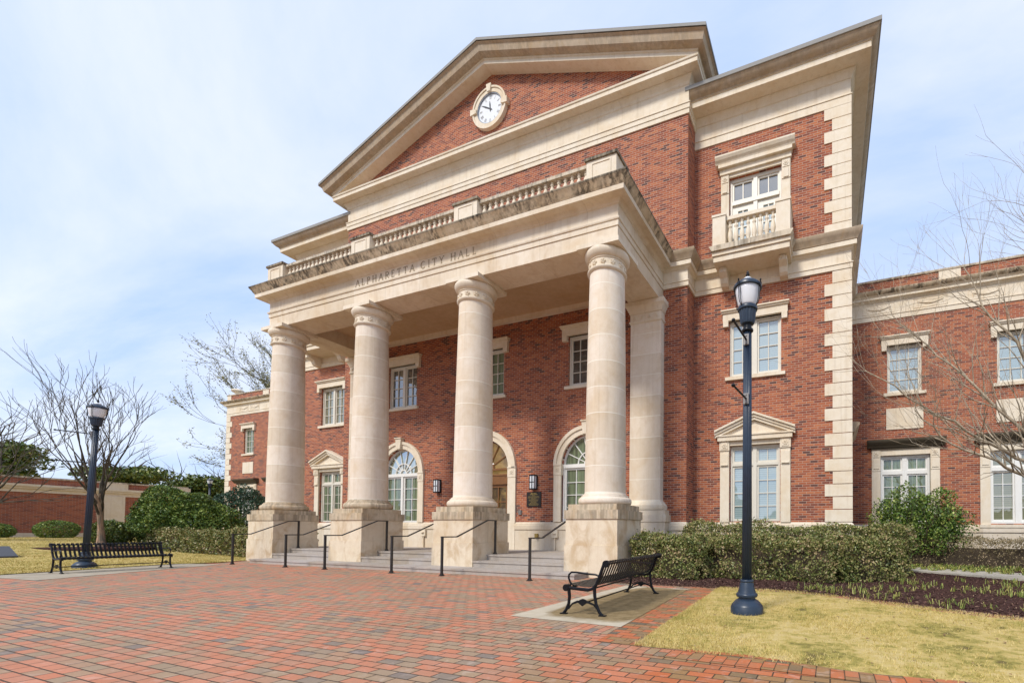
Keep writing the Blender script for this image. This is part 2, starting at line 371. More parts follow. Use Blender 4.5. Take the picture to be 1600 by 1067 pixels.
# ------------------------------------------------------------------ measures of the building
XC, BAY = -11.523, 4.206
COLX = [XC + (k - 1.5) * BAY for k in range(4)]
Y_COL, Y_ENT, Y_PAV, Y_TOW, Y_WNG = 9.39, 9.04, 12.033, 12.732, 16.335
H_ENT, H_PAV, H_TOW, X_WL, X_WR = 6.772, 7.542, 12.081, -37.344, 14.3
xTL, xTR, xPL, xPR = XC - H_TOW, XC + H_TOW, XC - H_PAV, XC + H_PAV
Z_FL = 0.43
O = (XC, Y_PAV, 0)
hall = empty('city_hall', O, 'large red brick city hall with four stone columns, a clock pediment and balustraded portico', 'city hall')
def part(mb, name, mat, parent=None, smooth=False, **k):
    """a part given in world coordinates under the city hall"""
    return mb.build(name, mat, parent if parent is not None else hall, smooth, off=O if parent is None or parent.get('at0') else None, **k)
def wall(mb, x0, x1, z0, z1, y, holes, depth=0.16):
    """a brick face at y looking towards -y with real openings (xc, half, zb, zt, arched)"""
    xs = sorted({x0, x1, *[h[0] - h[1] for h in holes], *[h[0] + h[1] for h in holes]})
    zs = sorted({z0, z1, *[h[2] for h in holes], *[h[3] + (h[1] if h[4] else 0) for h in holes]})
    for a, b in zip(xs, xs[1:]):
        for c, d in zip(zs, zs[1:]):
            mx_, mz = (a + b) / 2, (c + d) / 2
            if any(h[0] - h[1] < mx_ < h[0] + h[1] and h[2] < mz < h[3] + (h[1] if h[4] else 0) for h in holes): continue
            mb.face([(a, y, c), (b, y, c), (b, y, d), (a, y, d)])
    for xc, hf, zb, zt, ar in holes:
        a, b = xc - hf, xc + hf
        mb.face([(a, y, zb), (a, y, zt), (a, y + depth, zt), (a, y + depth, zb)])
        mb.face([(b, y, zt), (b, y, zb), (b, y + depth, zb), (b, y + depth, zt)])
        if not ar: mb.face([(a, y, zt), (b, y, zt), (b, y + depth, zt), (a, y + depth, zt)])
        else:
            n = 16
            for i in range(n):
                t0, t1 = math.pi * i / n, math.pi * (i + 1) / n
                p0 = (xc + hf * math.cos(t0), zt + hf * math.sin(t0)); p1 = (xc + hf * math.cos(t1), zt + hf * math.sin(t1))
                mb.face([(p1[0], y, p1[1]), (p0[0], y, p0[1]), (p0[0], y, zt + hf), (p1[0], y, zt + hf)])
                mb.face([(p0[0], y, p0[1]), (p1[0], y, p1[1]), (p1[0], y + depth, p1[1]), (p0[0], y + depth, p0[1])])
CT = [XC - 9.433, XC + 9.433]          # tower bays
CP = [XC - 4.18, XC, XC + 4.18]       # pavilion bays
CW_R = [2.385, 5.545, 8.70]; CW_L = [2 * XC - 2.385 - 3.155 * 3 + 0.0, 2 * XC - 2.385 - 3.155 * 2]
CW_L = [-34.88, -31.73]
# walls -------------------------------------------------------------
mb = MB()
tw = [(c, 0.735, 1.40, 3.66, False) for c in CT] + [(c, 0.765, 5.75, 7.46, False) for c in CT] + [(c, 0.775, 9.42, 11.88, False) for c in CT]
wall(mb, xTL, xPL, 0, 13.78, Y_TOW, [h for h in tw if h[0] < XC])
mb.face([(xTL, 26, 0), (xTL, Y_TOW, 0), (xTL, Y_TOW, 13.78), (xTL, 26, 13.78)]); part(mb, 'brick_wall', M_BRICK)
mb = MB(); wall(mb, xPR, xTR, 0, 13.78, Y_TOW, [h for h in tw if h[0] > XC])
mb.face([(xTR, Y_TOW, 0), (xTR, 26, 0), (xTR, 26, 13.78), (xTR, Y_TOW, 13.78)])
part(mb, 'brick_wall', M_BRICK)
mb = MB()
ph = [(c, 0.76, 5.83, 7.5, False) for c in CP] + [(CP[0], 0.97, 1.36, 3.25, True), (CP[2], 0.97, 1.36, 3.25, True), (XC, 1.04, Z_FL, 3.25, True)]
wall(mb, xPL, xPR, 0, 14.55, Y_PAV, ph)
mb.face([(xPR, Y_PAV, 0), (xPR, Y_TOW + 0.02, 0), (xPR, Y_TOW + 0.02, 14.55), (xPR, Y_PAV, 14.55)])
mb.face([(xPR, Y_TOW + 0.02, 13.78), (xPR, 24, 13.78), (xPR, 24, 14.9), (xPR, Y_TOW + 0.02, 14.9)])
mb.face([(xPL, Y_TOW, 0), (xPL, Y_PAV, 0), (xPL, Y_PAV, 14.55), (xPL, Y_TOW, 14.55)])
mb.face([(XC - 7.9, Y_PAV, 14.9), (XC + 7.9, Y_PAV, 14.9), (XC, Y_PAV, 17.66)])
pav = part(mb, 'brick_wall', M_BRICK)
mb = MB()
def wh(cs): return [(c, 0.525, 5.86, 7.5, False) for c in cs] + [(c, 0.75, 1.4, 3.72, False) for c in cs]
wall(mb, X_WL, xTL, 0, 9.82, Y_WNG, wh(CW_L)); mb.face([(X_WL, 26, 0), (X_WL, Y_WNG, 0), (X_WL, Y_WNG, 9.82), (X_WL, 26, 9.82)])
part(mb, 'wing_wall', M_BRICK); mb = MB(); wall(mb, xTR, X_WR, 0, 9.82, Y_WNG, wh(CW_R))
mb.face([(X_WR, Y_WNG, 0), (X_WR, 26, 0), (X_WR, 26, 9.82), (X_WR, Y_WNG, 9.82)])
part(mb, 'wing_wall', M_BRICK)
# unseen inner masses added to block light; their tops serve as roofs
mb = MB(); mb.box(xTL + .3, xTR - .3, Y_TOW + .3, 25.9, 0, 13.9); mb.box(xPL + .3, xPR - .3, Y_PAV + .3, 24, 0, 14.6)
mb.box(X_WL + .3, xTL, Y_WNG + .3, 25.9, 0, 9.5); mb.box(xTR, X_WR - .3, Y_WNG + .3, 25.9, 0, 9.5)
part(mb, 'roof_and_light_block', M_ROOF)
# plinth and water table -----------------------------------------------
front = [(X_WL, 26), (X_WL, Y_WNG), (xTL, Y_WNG), (xTL, Y_TOW), (xPL, Y_TOW), (xPL, Y_PAV), (XC - 1.37, Y_PAV)]
front2 = [(XC + 1.37, Y_PAV), (xPR, Y_PAV), (xPR, Y_TOW), (xTR, Y_TOW), (xTR, Y_WNG), (X_WR, Y_WNG), (X_WR, 26)]
pl = [(0, -0.1), (0.045, -0.1), (0.045, 1.1), (0.08, 1.12), (0.08, 1.25), (0.06, 1.27), (0.06, 1.30), (0.0, 1.37)]
for f_ in (front, front2): part(MB().sweep(f_, pl), 'plinth', M_STONE)
# quoins ---------------------------------------------------------------
def quoins(mb, x, y, sgn, z0, z1, n, big=0.69, small=0.48):
    """corner blocks; sgn +1: the wall runs towards -x from the corner"""
    hgt = (z1 - z0) / n
    for i in range(n):
        L = big if i % 2 == 0 else small
        za, zb = z0 + i * hgt + 0.012, z0 + (i + 1) * hgt - 0.008
        xa, xb = (x - L, x + 0.028) if sgn > 0 else (x - 0.028, x + L)
        mb.box(xa, xb, y - 0.028, y + (small if i % 2 == 0 else big), za, zb)
for a in ((xTR, Y_TOW, 1, 1.37, 8.41, 20), (xTR, Y_TOW, 1, 9.42, 13.09, 11), (xTL, Y_TOW, -1, 1.37, 8.41, 20), (xTL, Y_TOW, -1, 9.42, 13.09, 11), (X_WL, Y_WNG, -1, 1.37, 8.436, 20, 0.62, 0.42)):
    mb = MB(); quoins(mb, *a); part(mb, 'quoin', M_TRIM)
# the belt entablature of tower and pavilion ----------------------------
belt = [(-0.02, 8.41), (0.045, 8.41), (0.045, 8.545), (0.065, 8.55), (0.065, 8.575), (0.015, 8.58), (0.015, 8.92), (0.05, 8.94), (0.09, 8.985), (0.15, 8.99), (0.15, 9.12), (0.17, 9.13), (0.185, 9.17), (0.25, 9.25), (0.29, 9.31), (0.30, 9.36), (0.28, 9.38), (-0.02, 9.44)]
pathT = [(xTL, Y_WNG + .1), (xTL, Y_TOW), (xPL, Y_TOW), (xPL, Y_PAV), (xPR, Y_PAV), (xPR, Y_TOW), (xTR, Y_TOW), (xTR, Y_WNG + .1)]
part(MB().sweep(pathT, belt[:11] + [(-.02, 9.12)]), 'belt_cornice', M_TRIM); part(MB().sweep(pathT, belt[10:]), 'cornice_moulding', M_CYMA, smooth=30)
part(MB().extrude([(xTR, 4.0), (xTR + .12, 4.02), (xTR + .17, 4.12), (xTR + .26, 4.22), (xTR + .26, 4.29), (xTR, 4.32)], 13.5, 15.7), 'hood', M_CYMA)
# tower main cornice
tc_ = [(-0.02, 13.09), (0.03, 13.09), (0.03, 13.31), (0.05, 13.315), (0.05, 13.34), (0.012, 13.345), (0.012, 13.77), (0.04, 13.785), (0.06, 13.84), (0.12, 13.93), (0.14, 13.95), (0.14, 13.98), (0.5, 13.985), (0.5, 14.145), (0.525, 14.15), (0.54, 14.19), (0.60, 14.22), (0.67, 14.29), (0.705, 14.36)]
fl_ = [(0.69, 14.355), (0.735, 14.36), (0.735, 14.474), (0.70, 14.48), (-0.2, 14.52), (-0.2, 14.3)]
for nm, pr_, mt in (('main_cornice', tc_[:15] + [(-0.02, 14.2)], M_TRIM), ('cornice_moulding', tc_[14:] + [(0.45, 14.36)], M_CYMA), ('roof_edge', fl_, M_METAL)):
    for pth in ([(xTL, 24), (xTL, Y_TOW), (xPL + .1, Y_TOW)], [(xPR - .1, Y_TOW), (xTR, Y_TOW), (xTR, 24)]): part(MB().sweep(pth, pr_), nm, mt, smooth=30)
# pavilion cornice
pc = [(-0.02, 13.66), (0.035, 13.66), (0.035, 13.80), (0.055, 13.81), (0.055, 13.95), (0.075, 13.955), (0.075, 13.98), (0.015, 13.985), (0.015, 14.53), (0.04, 14.55), (0.06, 14.62), (0.13, 14.71), (0.15, 14.72), (0.15, 14.75), (0.394, 14.753), (0.394, 14.88), (0.42, 14.89), (0.43, 14.94), (-0.02, 14.98)]
mb = MB().sweep([(xPL, 18), (xPL, Y_PAV), (xPR, Y_PAV), (xPR, 18)], pc); part(mb, 'pediment_base_cornice', M_TRIM)
# raking cornice of the pediment
SL = 0.3455
rk = [(0.0, 0.0), (0.10, -0.0), (0.394, 0.0), (0.394, 0.125), (0.42, 0.13), (0.43, 0.17), (0.55, 0.185), (0.615, 0.23), (0.645, 0.32), (0.67, 0.41), (0.735, 0.455), (0.75, 0.48), (0.75, 0.57), (0.0, 0.62)]
def zsof(x): return 17.635 - SL * abs(x - XC)
def rake(mb, prof, side=True):
    b = len(mb.v); m = len(prof)
    for sx in (-1, 0, 1):
        for d, hh in prof:
            x = XC + sx * (H_PAV + d); mb.v.append((x, Y_PAV - d, zsof(x) + hh))
    for i in range(2):
        for k in range(m - 1): mb.f.append((b + i * m + k, b + (i + 1) * m + k, b + (i + 1) * m + k + 1, b + i * m + k + 1))
    for sx in (-1, 1) if side else ():
        b2 = len(mb.v)
        for yb in (0, 1):
            for d, hh in prof:
                x = XC + sx * (H_PAV + d); mb.v.append((x, Y_PAV - d if yb == 0 else 24, zsof(x) + hh))
        for k in range(m - 1): mb.f.append((b2 + k, b2 + k + 1, b2 + m + k + 1, b2 + m + k))
mb = MB(); rake(mb, rk[:6]); part(mb, 'raking_cornice', M_TRIM, smooth=30)
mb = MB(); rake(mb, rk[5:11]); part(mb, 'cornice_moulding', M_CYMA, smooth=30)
mb = MB(); rake(mb, [(0.735, 0.478), (0.752, 0.48), (0.752, 0.575), (0.70, 0.585), (-0.3, 0.60)])
for sx in (-1, 1):
    n = 24
    for i in range(n):      # standing seams of the roof edge
        t = (i + 0.5) / n; x = XC + sx * (H_PAV + 0.7) * t
        mb.box(x - 0.012, x + 0.012, Y_PAV - 0.70, Y_PAV + 0.2, zsof(x) + 0.57, zsof(x) + 0.635)
part(mb, 'pediment_roof_edge', M_METAL)
mb = MB()
for sx in (-1, 1):
    x = XC + sx * (H_PAV + 0.7)
    mb.face([(XC, Y_PAV - .6, zsof(XC) + .59), (x, Y_PAV - .6, zsof(x) + .59), (x, 24, zsof(x) + .59), (XC, 24, zsof(XC) + .59)])
part(mb, 'roof', M_ROOF)
# wing cornice, frieze, parapet
wc = [(-0.02, 8.436), (0.03, 8.436), (0.03, 8.59), (0.05, 8.595), (0.05, 8.62), (0.012, 8.625), (0.012, 9.06), (0.04, 9.08), (0.08, 9.13), (0.14, 9.135), (0.14, 9.21), (0.16, 9.22), (0.19, 9.25), (0.25, 9.31), (0.275, 9.36), (0.275, 9.385), (-0.02, 9.42)]
wpR = [(xTR - .05, Y_WNG), (X_WR, Y_WNG), (X_WR, 26)]; wpL = [(X_WL, 26), (X_WL, Y_WNG), (xTL + .05, Y_WNG)]
for wp_ in (wpR, wpL): part(MB().sweep(wp_, wc[:13]), 'wing_cornice', M_TRIM); part(MB().sweep(wp_, wc[12:]), 'wing_cornice_top', M_HOOD if False else M_STAIN)
cp_ = [(-0.3, 9.80), (0.035, 9.80), (0.045, 9.83), (0.045, 9.865), (-0.3, 9.88)]
for wp_ in (wpR, wpL): part(MB().sweep(wp_, cp_), 'parapet_coping', M_STAIN2)
for a, b in ((xTR - .02, 0.93), (3.42, 4.05), (6.6, 7.2), (10, 10.6), (X_WL, X_WL + .42), (-33.5, -32.9)): part(MB().box(a, b, Y_WNG - 0.02, Y_WNG + 0.1, 9.42, 9.80), 'parapet_block', M_TRIM)
def swag(mb, x, z, y, hw, hh):
    mb.box(x - hw, x + hw, y - 0.012, y, z + hh - 0.012, z + hh); mb.box(x - hw, x + hw, y - 0.012, y, z - hh, z - hh + 0.012)
    mb.box(x - hw, x - hw + 0.012, y - 0.012, y, z - hh, z + hh); mb.box(x + hw - 0.012, x + hw, y - 0.012, y, z - hh, z + hh)
    a = hw * 0.72
    pts = [(x - a + 2 * a * i / 10, y - 0.012, z + 0.04 - 0.075 * math.sin(math.pi * i / 10)) for i in range(11)]
    mb.tube(pts, [0.012 + 0.014 * math.sin(math.pi * i / 10) for i in range(11)], 5)
    for s in (-1, 1):
        mb.blob((x + s * a, y - 0.01, z + 0.05), (0.035, 0.02, 0.035), 4); mb.tube([(x + s * a, y - 0.01, z + 0.04), (x + s * (a + .01), y - 0.012, z - 0.09)], [0.018, 0.006], 5)
for cs in (CW_R, CW_L):
    for c in cs:
        for s in (-0.79, 0.79): mb = MB(); swag(mb, c + s * (1 if cs is CW_R else .75), 8.84, Y_WNG - 0.012, 0.5 if cs is CW_R else .46, 0.16); part(mb, 'frieze_garland', M_TRIM)
mb = MB(); mb.lathe([(0, 9.85), (0.2, 9.86), (0.2, 9.92), (0.12, 9.96), (0.12, 10.02), (0.3, 10.12), (0.34, 10.2), (0.28, 10.28), (0.1, 10.34), (0, 10.36)], (X_WL + 0.45, Y_WNG + 0.3, 0), 16)
part(mb, 'finial', M_TRIM, smooth=True)
# ------------------------------------------------------------------ windows
def frame_bars(mb, x0, x1, z0, z1, y, cols, rows, rail=0.055, munt=0.022, d=0.05):
    mb.box(x0, x0 + rail, y, y + d, z0, z1); mb.box(x1 - rail, x1, y, y + d, z0, z1)
    mb.box(x0 + rail, x1 - rail, y + .002, y + d, z0, z0 + rail * 1.3); mb.box(x0 + rail, x1 - rail, y + .002, y + d, z1 - rail, z1)
    a, b, c, e = x0 + rail, x1 - rail, z0 + rail * 1.3, z1 - rail
    for i in range(1, cols):
        x = a + (b - a) * i / cols; mb.box(x - munt / 2, x + munt / 2, y + .008, y + d - .006, c, e)
    for i in range(1, rows):
        z = c + (e - c) * i / rows; mb.box(a, b, y + .011, y + d - .009, z - munt / 2, z + munt / 2)
def rosette(mb, x, y, z, s):
    mb.box(x - s, x + s, y, y + .01, z - s, z + s)
    for k in range(6):
        a = k * math.pi / 3; mb.blob((x + math.cos(a) * s * .5, y - .004, z + math.sin(a) * s * .5), (s * .28, .014, s * .28), 4, flat=False, amp=0)
    mb.blob((x, y - .008, z), (s * .22, .016, s * .22), 4, amp=0)
PROT = {}
def window(kind, x, y, pane, label=None, frame=None):
    """window > frame mesh itself, glass pane, stone surround, sill"""
    key = (kind, frame.name if frame else '')
    if key not in PROT:
        f, p, s, sl_, ex = MB(), MB(), MB(), MB(), None
        yy = 0.10
        if kind == 'tower_low':
            hw = 0.735; z0, z1 = 1.40, 3.66
            f.box(-hw, -hw + .06, yy - .03, yy + .05, z0, z1); f.box(hw - .06, hw, yy - .03, yy + .05, z0, z1); f.box(-hw + .06, hw - .06, yy - .03, yy + .05, z1 - .07, z1)
            f.box(-.055, .055, yy - .04, yy + .05, z0, z1 - .07); f.box(-hw + .06, hw - .06, yy - .035, yy + .045, 3.06, 3.14)
            for a, b in ((-hw + .062, -.057), (.057, hw - .062)):
                frame_bars(f, a, b, 3.142, z1 - .072, yy, 2, 1, .05); frame_bars(f, a, b, z0, 3.058, yy, 2, 4, .055)
            p.box(-hw, hw, yy + .04, yy + .055, z0, z1)
            for sx in (-1, 1):
                a = sx * (hw + .02); b = sx * 1.03
                s.box(min(a, b), max(a, b), -.055, .1, 1.37, 3.05); s.box(min(a, b) + .02 , max(a, b) - .02, -.085, -.056, 3.1, 3.42)
                s.box(min(a, b), max(a, b), -.07, .1, 3.05, 3.52); s.box(min(a, b) - .015, max(a, b) + .015, -.10, .08, 3.52, 3.80)
                rosette(s, sx * (hw + .155), -.115, 3.66, .1)
                s.box(min(a, b) + .03, max(a, b) - .03, -.11, -.05, 3.07, 3.1)
            s.box(-hw - .0, hw + .0, -.06, .1, 3.665, 3.80)
            s.box(-1.09, 1.09, -.16, .04, 3.80, 3.93); s.box(-1.12, 1.12, -.19, .03, 3.93, 3.97)
            s.extrude([(-1.0, 3.97), (1.0, 3.97), (0, 4.36)], -.07, .02)
            for sx in (-1, 1):
                A, B = (sx * 1.17, 4.0), (0, 4.48)
                for t0, t1, pr_ in ((-.10, -.02, .16), (-.02, .06, .2), (.06, .12, .25)):
                    q_ = [(A[0], A[1] + t0), (B[0], B[1] + t0), (B[0], B[1] + t1), (A[0], A[1] + t1)]
                    s.extrude(q_ if sx < 0 else q_[::-1], -pr_, .0)
        elif kind in ('tower_mid', 'pav_mid', 'wing_mid'):
            hw, z0, z1 = {'tower_mid': (.765, 5.75, 7.46), 'pav_mid': (.76, 5.83, 7.5), 'wing_mid': (.525, 5.86, 7.5)}[kind]
            hh = {'tower_mid': .985, 'pav_mid': 1.0, 'wing_mid': .74}[kind]
            f.box(-hw, -hw + .05, yy - .03, yy + .05, z0, z1); f.box(hw - .05, hw, yy - .03, yy + .05, z0, z1); f.box(-hw + .05, hw - .05, yy - .03, yy + .05, z1 - .06, z1); f.box(-hw + .05, hw - .05, yy - .03, yy + .05, z0, z0 + .05)
            if kind != 'wing_mid':
                f.box(-.06, .06, yy - .04, yy + .05, z0 + .05, z1 - .06)
                for a, b in ((-hw + .052, -.062), (.062, hw - .052)): frame_bars(f, a, b, z0 + .052, z1 - .062, yy, 2, 4, .05)
            else: frame_bars(f, -hw + .052, hw - .052, z0 + .052, z1 - .062, yy, 3, 4, .045)
            p.box(-hw, hw, yy + .04, yy + .055, z0, z1)
            sl_.box(-hw - .12, hw + .12, -.07, .1, z0 - .1, z0)
            s.box(-hh + .03, hh - .03, -.09, .1, z1 + .0, z1 + .22); s.box(-hh, hh, -.13, .05, z1 + .22, z1 + .27); s.box(-hh - .02, hh + .02, -.17, .05, z1 + .27, z1 + .31)
            for sx in (-1, 1):
                a, b = sx * (hw + .02), sx * (hh - .04)
                s.box(min(a, b), max(a, b), -.1, .03, z1 - .18, z1 + .0)
        elif kind == 'tower_top':
            hw, z0, z1 = .775, 9.42, 11.88
            f.box(-hw, -hw + .07, yy - .03, yy + .05, z0, z1); f.box(hw - .07, hw, yy - .03, yy + .05, z0, z1); f.box(-hw + .07, hw - .07, yy - .03, yy + .05, z1 - .1, z1)
            f.box(-.06, .06, yy - .04, yy + .05, z0, z1 - .1); f.box(-hw + .07, hw - .07, yy - .06, yy + .045, 11.06, 11.17)
            for a, b in ((-hw + .072, -.062), (.062, hw - .072)):
                frame_bars(f, a, b, 11.172, z1 - .102, yy, 2, 1, .05, .03); frame_bars(f, a, b, z0, 11.058, yy, 2, 5, .17, .03)
            p.box(-hw, hw, yy + .04, yy + .055, z0, 11.1); ex = MB().box(-hw, hw, yy + .04, yy + .055, 11.12, z1)
            for sx in (-1, 1):
                a = sx * (hw + .01); b = sx * 1.03
                s.box(min(a, b), max(a, b), -.055, .1, 9.3, 11.4); s.box(min(a, b), max(a, b), -.075, .1, 11.4, 11.98); s.box(min(a, b) + .05, max(a, b) - .05, -.10, -.07, 11.42, 11.68)
                rosette(s, sx * (hw + .13), -.09, 11.83, .1)
            s.box(-hw, hw, -.05, .1, 11.885, 11.98)
            s.box(-1.06, 1.06, -.11, .1, 11.98, 12.14); s.box(-1.09, 1.09, -.2, .08, 12.14, 12.24)
            s.extrude([(0.08, 12.24), (-.2, 12.24), (-.22, 12.28), (-.27, 12.33), (-.31, 12.40), (-.31, 12.44), (0.08, 12.46)], -1.17, 1.17, 'x')
        elif kind == 'arch':
            r, z0, zs = .97, 1.36, 3.25
            f.box(-r, -r + .06, yy - .03, yy + .05, z0, zs); f.box(r - .06, r, yy - .03, yy + .05, z0, zs); f.box(-.05, .05, yy - .04, yy + .05, z0, zs - .1)
            f.box(-r, r, yy - .05, yy + .05, zs - .1, zs + .02)
            for a, b in ((-r + .062, -.052), (.052, r - .062)): frame_bars(f, a, b, z0, zs - .102, yy, 2, 4, .06)
            n = 18
            for i in range(n):
                t0, t1 = math.pi * i / n, math.pi * (i + 1) / n
                for r0, r1 in ((r - .06, r), (.40, .43), (.15, .19)):
                    f.extrude([(r0 * math.cos(t0), zs + r0 * math.sin(t0)), (r1 * math.cos(t0), zs + r1 * math.sin(t0)), (r1 * math.cos(t1), zs + r1 * math.sin(t1)), (r0 * math.cos(t1), zs + r0 * math.sin(t1))], yy, yy + .05)
            for k in range(1, 7):
                t = math.pi * k / 7; c, sn = math.cos(t), math.sin(t); w2 = .012
                f.extrude([(.17 * c - w2 * sn, zs + .17 * sn + w2 * c), (.17 * c + w2 * sn, zs + .17 * sn - w2 * c), (.93 * c + w2 * sn, zs + .93 * sn - w2 * c), (.93 * c - w2 * sn, zs + .93 * sn + w2 * c)], yy + .01, yy + .045)
            p.box(-r, r, yy + .045, yy + .055, z0, zs)
            p.face([(r * math.cos(math.pi * i / 24), yy + .045, zs + r * math.sin(math.pi * i / 24)) for i in range(25)][::-1])
        elif kind == 'door':
            r, z0, zs = 1.04, Z_FL, 3.25
            f.box(-r, -r + .09, yy - .03, yy + .07, z0, zs); f.box(r - .09, r, yy - .03, yy + .07, z0, zs); f.box(-.05, .05, yy - .02, yy + .06, z0, 2.7)
            f.box(-r, r, yy - .06, yy + .07, 2.7, 3.0); f.box(-r, r, yy - .08, yy + .07, 3.0, 3.06); f.box(-r, r, yy - .05, yy + .05, 3.2, 3.27)
            for a, b in ((-r + .092, -.052), (.052, r - .092)): frame_bars(f, a, b, z0, 2.698, yy, 2, 4, .1, .035)
            n = 18
            for i in range(n):
                t0, t1 = math.pi * i / n, math.pi * (i + 1) / n
                for r0, r1 in ((r - .07, r), (.25, .3)):
                    f.extrude([(r0 * math.cos(t0), zs + r0 * math.sin(t0)), (r1 * math.cos(t0), zs + r1 * math.sin(t0)), (r1 * math.cos(t1), zs + r1 * math.sin(t1)), (r0 * math.cos(t1), zs + r0 * math.sin(t1))], yy, yy + .05)
            for k in range(1, 6):
                t = math.pi * k / 6; c, sn = math.cos(t), math.sin(t); w2 = .016
                f.extrude([(.27 * c - w2 * sn, zs + .27 * sn + w2 * c), (.27 * c + w2 * sn, zs + .27 * sn - w2 * c), (1.0 * c + w2 * sn, zs + 1.0 * sn - w2 * c), (1.0 * c - w2 * sn, zs + 1.0 * sn + w2 * c)], yy + .01, yy + .045)
            p.box(-r, r, yy + .045, yy + .055, z0, zs)
            p.face([(r * math.cos(math.pi * i / 24), yy + .045, zs + r * math.sin(math.pi * i / 24)) for i in range(25)][::-1])
            ex = MB()
            for sx in (-1, 1): ex.tube([(sx * .09, yy - .02, 1.35), (sx * .09, yy - .07, 1.38), (sx * .09, yy - .07, 1.72), (sx * .09, yy - .02, 1.75)], .014, 6)
        if kind in ('arch', 'door'):
            ro = 1.25 if kind == 'arch' else 1.37; ri = r + .0; zb = 1.37 if kind == 'arch' else Z_FL; n = 24
            for sx in (-1, 1):
                a, b = sx * ri, sx * ro
                s.box(min(a, b), max(a, b), -.06, .1, zb, zs - .33); s.box(min(a, b) - .0, max(a, b) + .012, -.075, .1, zs - .33, zs - .02); rosette(s, (a + b) / 2, -.085, zs - .15, .085)
                s.box(min(a, b) - .0, max(a, b) + .02, -.095, .1, zs - .02, zs + .03)
            for i in range(n):
                t0, t1 = math.pi * i / n, math.pi * (i + 1) / n
                for r0, r1, pr_ in ((ri, ri + .17, .055), (ri + .17, ro, .095)):
                    c0, s0, c1, s1 = math.cos(t0), math.sin(t0), math.cos(t1), math.sin(t1); zz = zs + .0
                    s.extrude([(r0 * c0, zz + r0 * s0), (r1 * c0, zz + r1 * s0), (r1 * c1, zz + r1 * s1), (r0 * c1, zz + r0 * s1)], -pr_, .1)
            s.extrude([(-.10, zs + ri - .02), (.10, zs + ri - .02), (.15, zs + ro + .1), (-.15, zs + ro + .1)], -.15, .05)
            s.extrude([(-.18, zs + ro + .1), (.18, zs + ro + .1), (.18, zs + ro + .14), (-.18, zs + ro + .14)], -.18, .05)
        if kind == 'wing_low':
            hw, z0, z1 = .75, 1.4, 3.72
            f.box(-hw, -hw + .07, yy - .03, yy + .05, z0, z1); f.box(hw - .07, hw, yy - .03, yy + .05, z0, z1); f.box(-hw + .07, hw - .07, yy - .03, yy + .05, z1 - .08, z1)
            f.box(-.07, .07, yy - .04, yy + .05, z0, z1 - .08); f.box(-hw + .07, hw - .07, yy - .035, yy + .045, 3.08, 3.2); f.box(-hw + .07, hw - .07, yy - .035, yy + .045, z0, z0 + .06)
            for a, b in ((-hw + .072, -.072), (.072, hw - .072)):
                frame_bars(f, a, b, 3.202, z1 - .082, yy, 2, 1, .045); frame_bars(f, a, b, z0 + .062, 3.078, yy, 2, 4, .05)
            p.box(-hw, hw, yy + .04, yy + .055, z0, z1)
            for sx in (-1, 1):
                a = sx * (hw + .0); b = sx * 1.02
                s.box(min(a, b), max(a, b), -.05, .1, 1.37, 3.2); s.box(min(a, b), max(a, b), -.065, .1, 3.2, 3.93); s.box(min(a, b) + .04, max(a, b) - .04, -.085, -.06, 3.27, 3.58)
                rosette(s, sx * (hw + .135), -.08, 3.77, .1)
            s.box(-hw, hw, -.045, .1, 3.725, 3.93)
            ex = MB(); ex.box(-1.04, 1.04, -.1, .05, 3.93, 3.99)
            ex.extrude([(0.05, 3.99), (-.14, 3.99), (-.16, 4.03), (-.22, 4.09), (-.27, 4.15), (-.29, 4.20), (-.29, 4.24), (0.05, 4.27)], -1.17, 1.17, 'x')
            sl_.box(-1.06, 1.06, -.1, .08, 1.27, 1.368)
        PROT[key] = (kind, f, p, s, sl_, ex)
        fm = frame or (M_WHITE if kind in ('arch', 'wing_low') else M_WOOD if kind == 'door' else M_FRAME)
        D = {}
        def mk(nm, mb_, mat):
            if mb_ is None or not mb_.v: return
            me = mb_.mesh(nm); me.materials.append(mat); D[nm] = me
        mk('entrance_door' if kind == 'door' else 'window', f, fm); mk('pane', p, pane); mk('surround', s, M_TRIM); mk('sill', sl_, M_TRIM)
        mk({'door': 'door_handle', 'tower_top': 'transom_pane'}.get(kind, 'hood'), ex, {'door': M_GOLD, 'tower_top': G_DARK}.get(kind, M_HOOD))
        PROT[key] = D
    D = PROT[key]; root = None
    for nm, me in D.items():
        if root is None: root = link(nm, me, hall, (x - O[0], y - O[1], 0)); 
        else:
            if nm == 'pane' and me.materials[0] != pane:
                me = me.copy(); me.materials[0] = pane
            link(nm, me, root)
    if label: root['label'] = label
    return root
for c in CT:
    window('tower_low', c, Y_TOW, G_PALE if c > XC else G_GREEN); window('tower_mid', c, Y_TOW, G_PALE if c > XC else G_OLIVE); window('tower_top', c, Y_TOW, G_PALE)
for i, c in enumerate(CP): window('pav_mid', c, Y_PAV, (G_GREEN if i == 1 else G_DARK))
window('arch', CP[0], Y_PAV, G_GREEN); window('arch', CP[2], Y_PAV, G_GREEN); window('door', XC, Y_PAV, G_WARM)
for i, c in enumerate(CW_R): window('wing_mid', c, Y_WNG, G_PALE); window('wing_low', c, Y_WNG, G_GREEN if i == 0 else G_OLIVE)
for c in CW_L: window('wing_mid', c, Y_WNG, G_GREEN); window('wing_low', c, Y_WNG, G_GREEN)
for c in CW_R + CW_L: part(MB().box(c - .56, c + .56, Y_WNG - .025, Y_WNG + .02, 4.61, 5.33), 'wall_panel', M_TRIM)
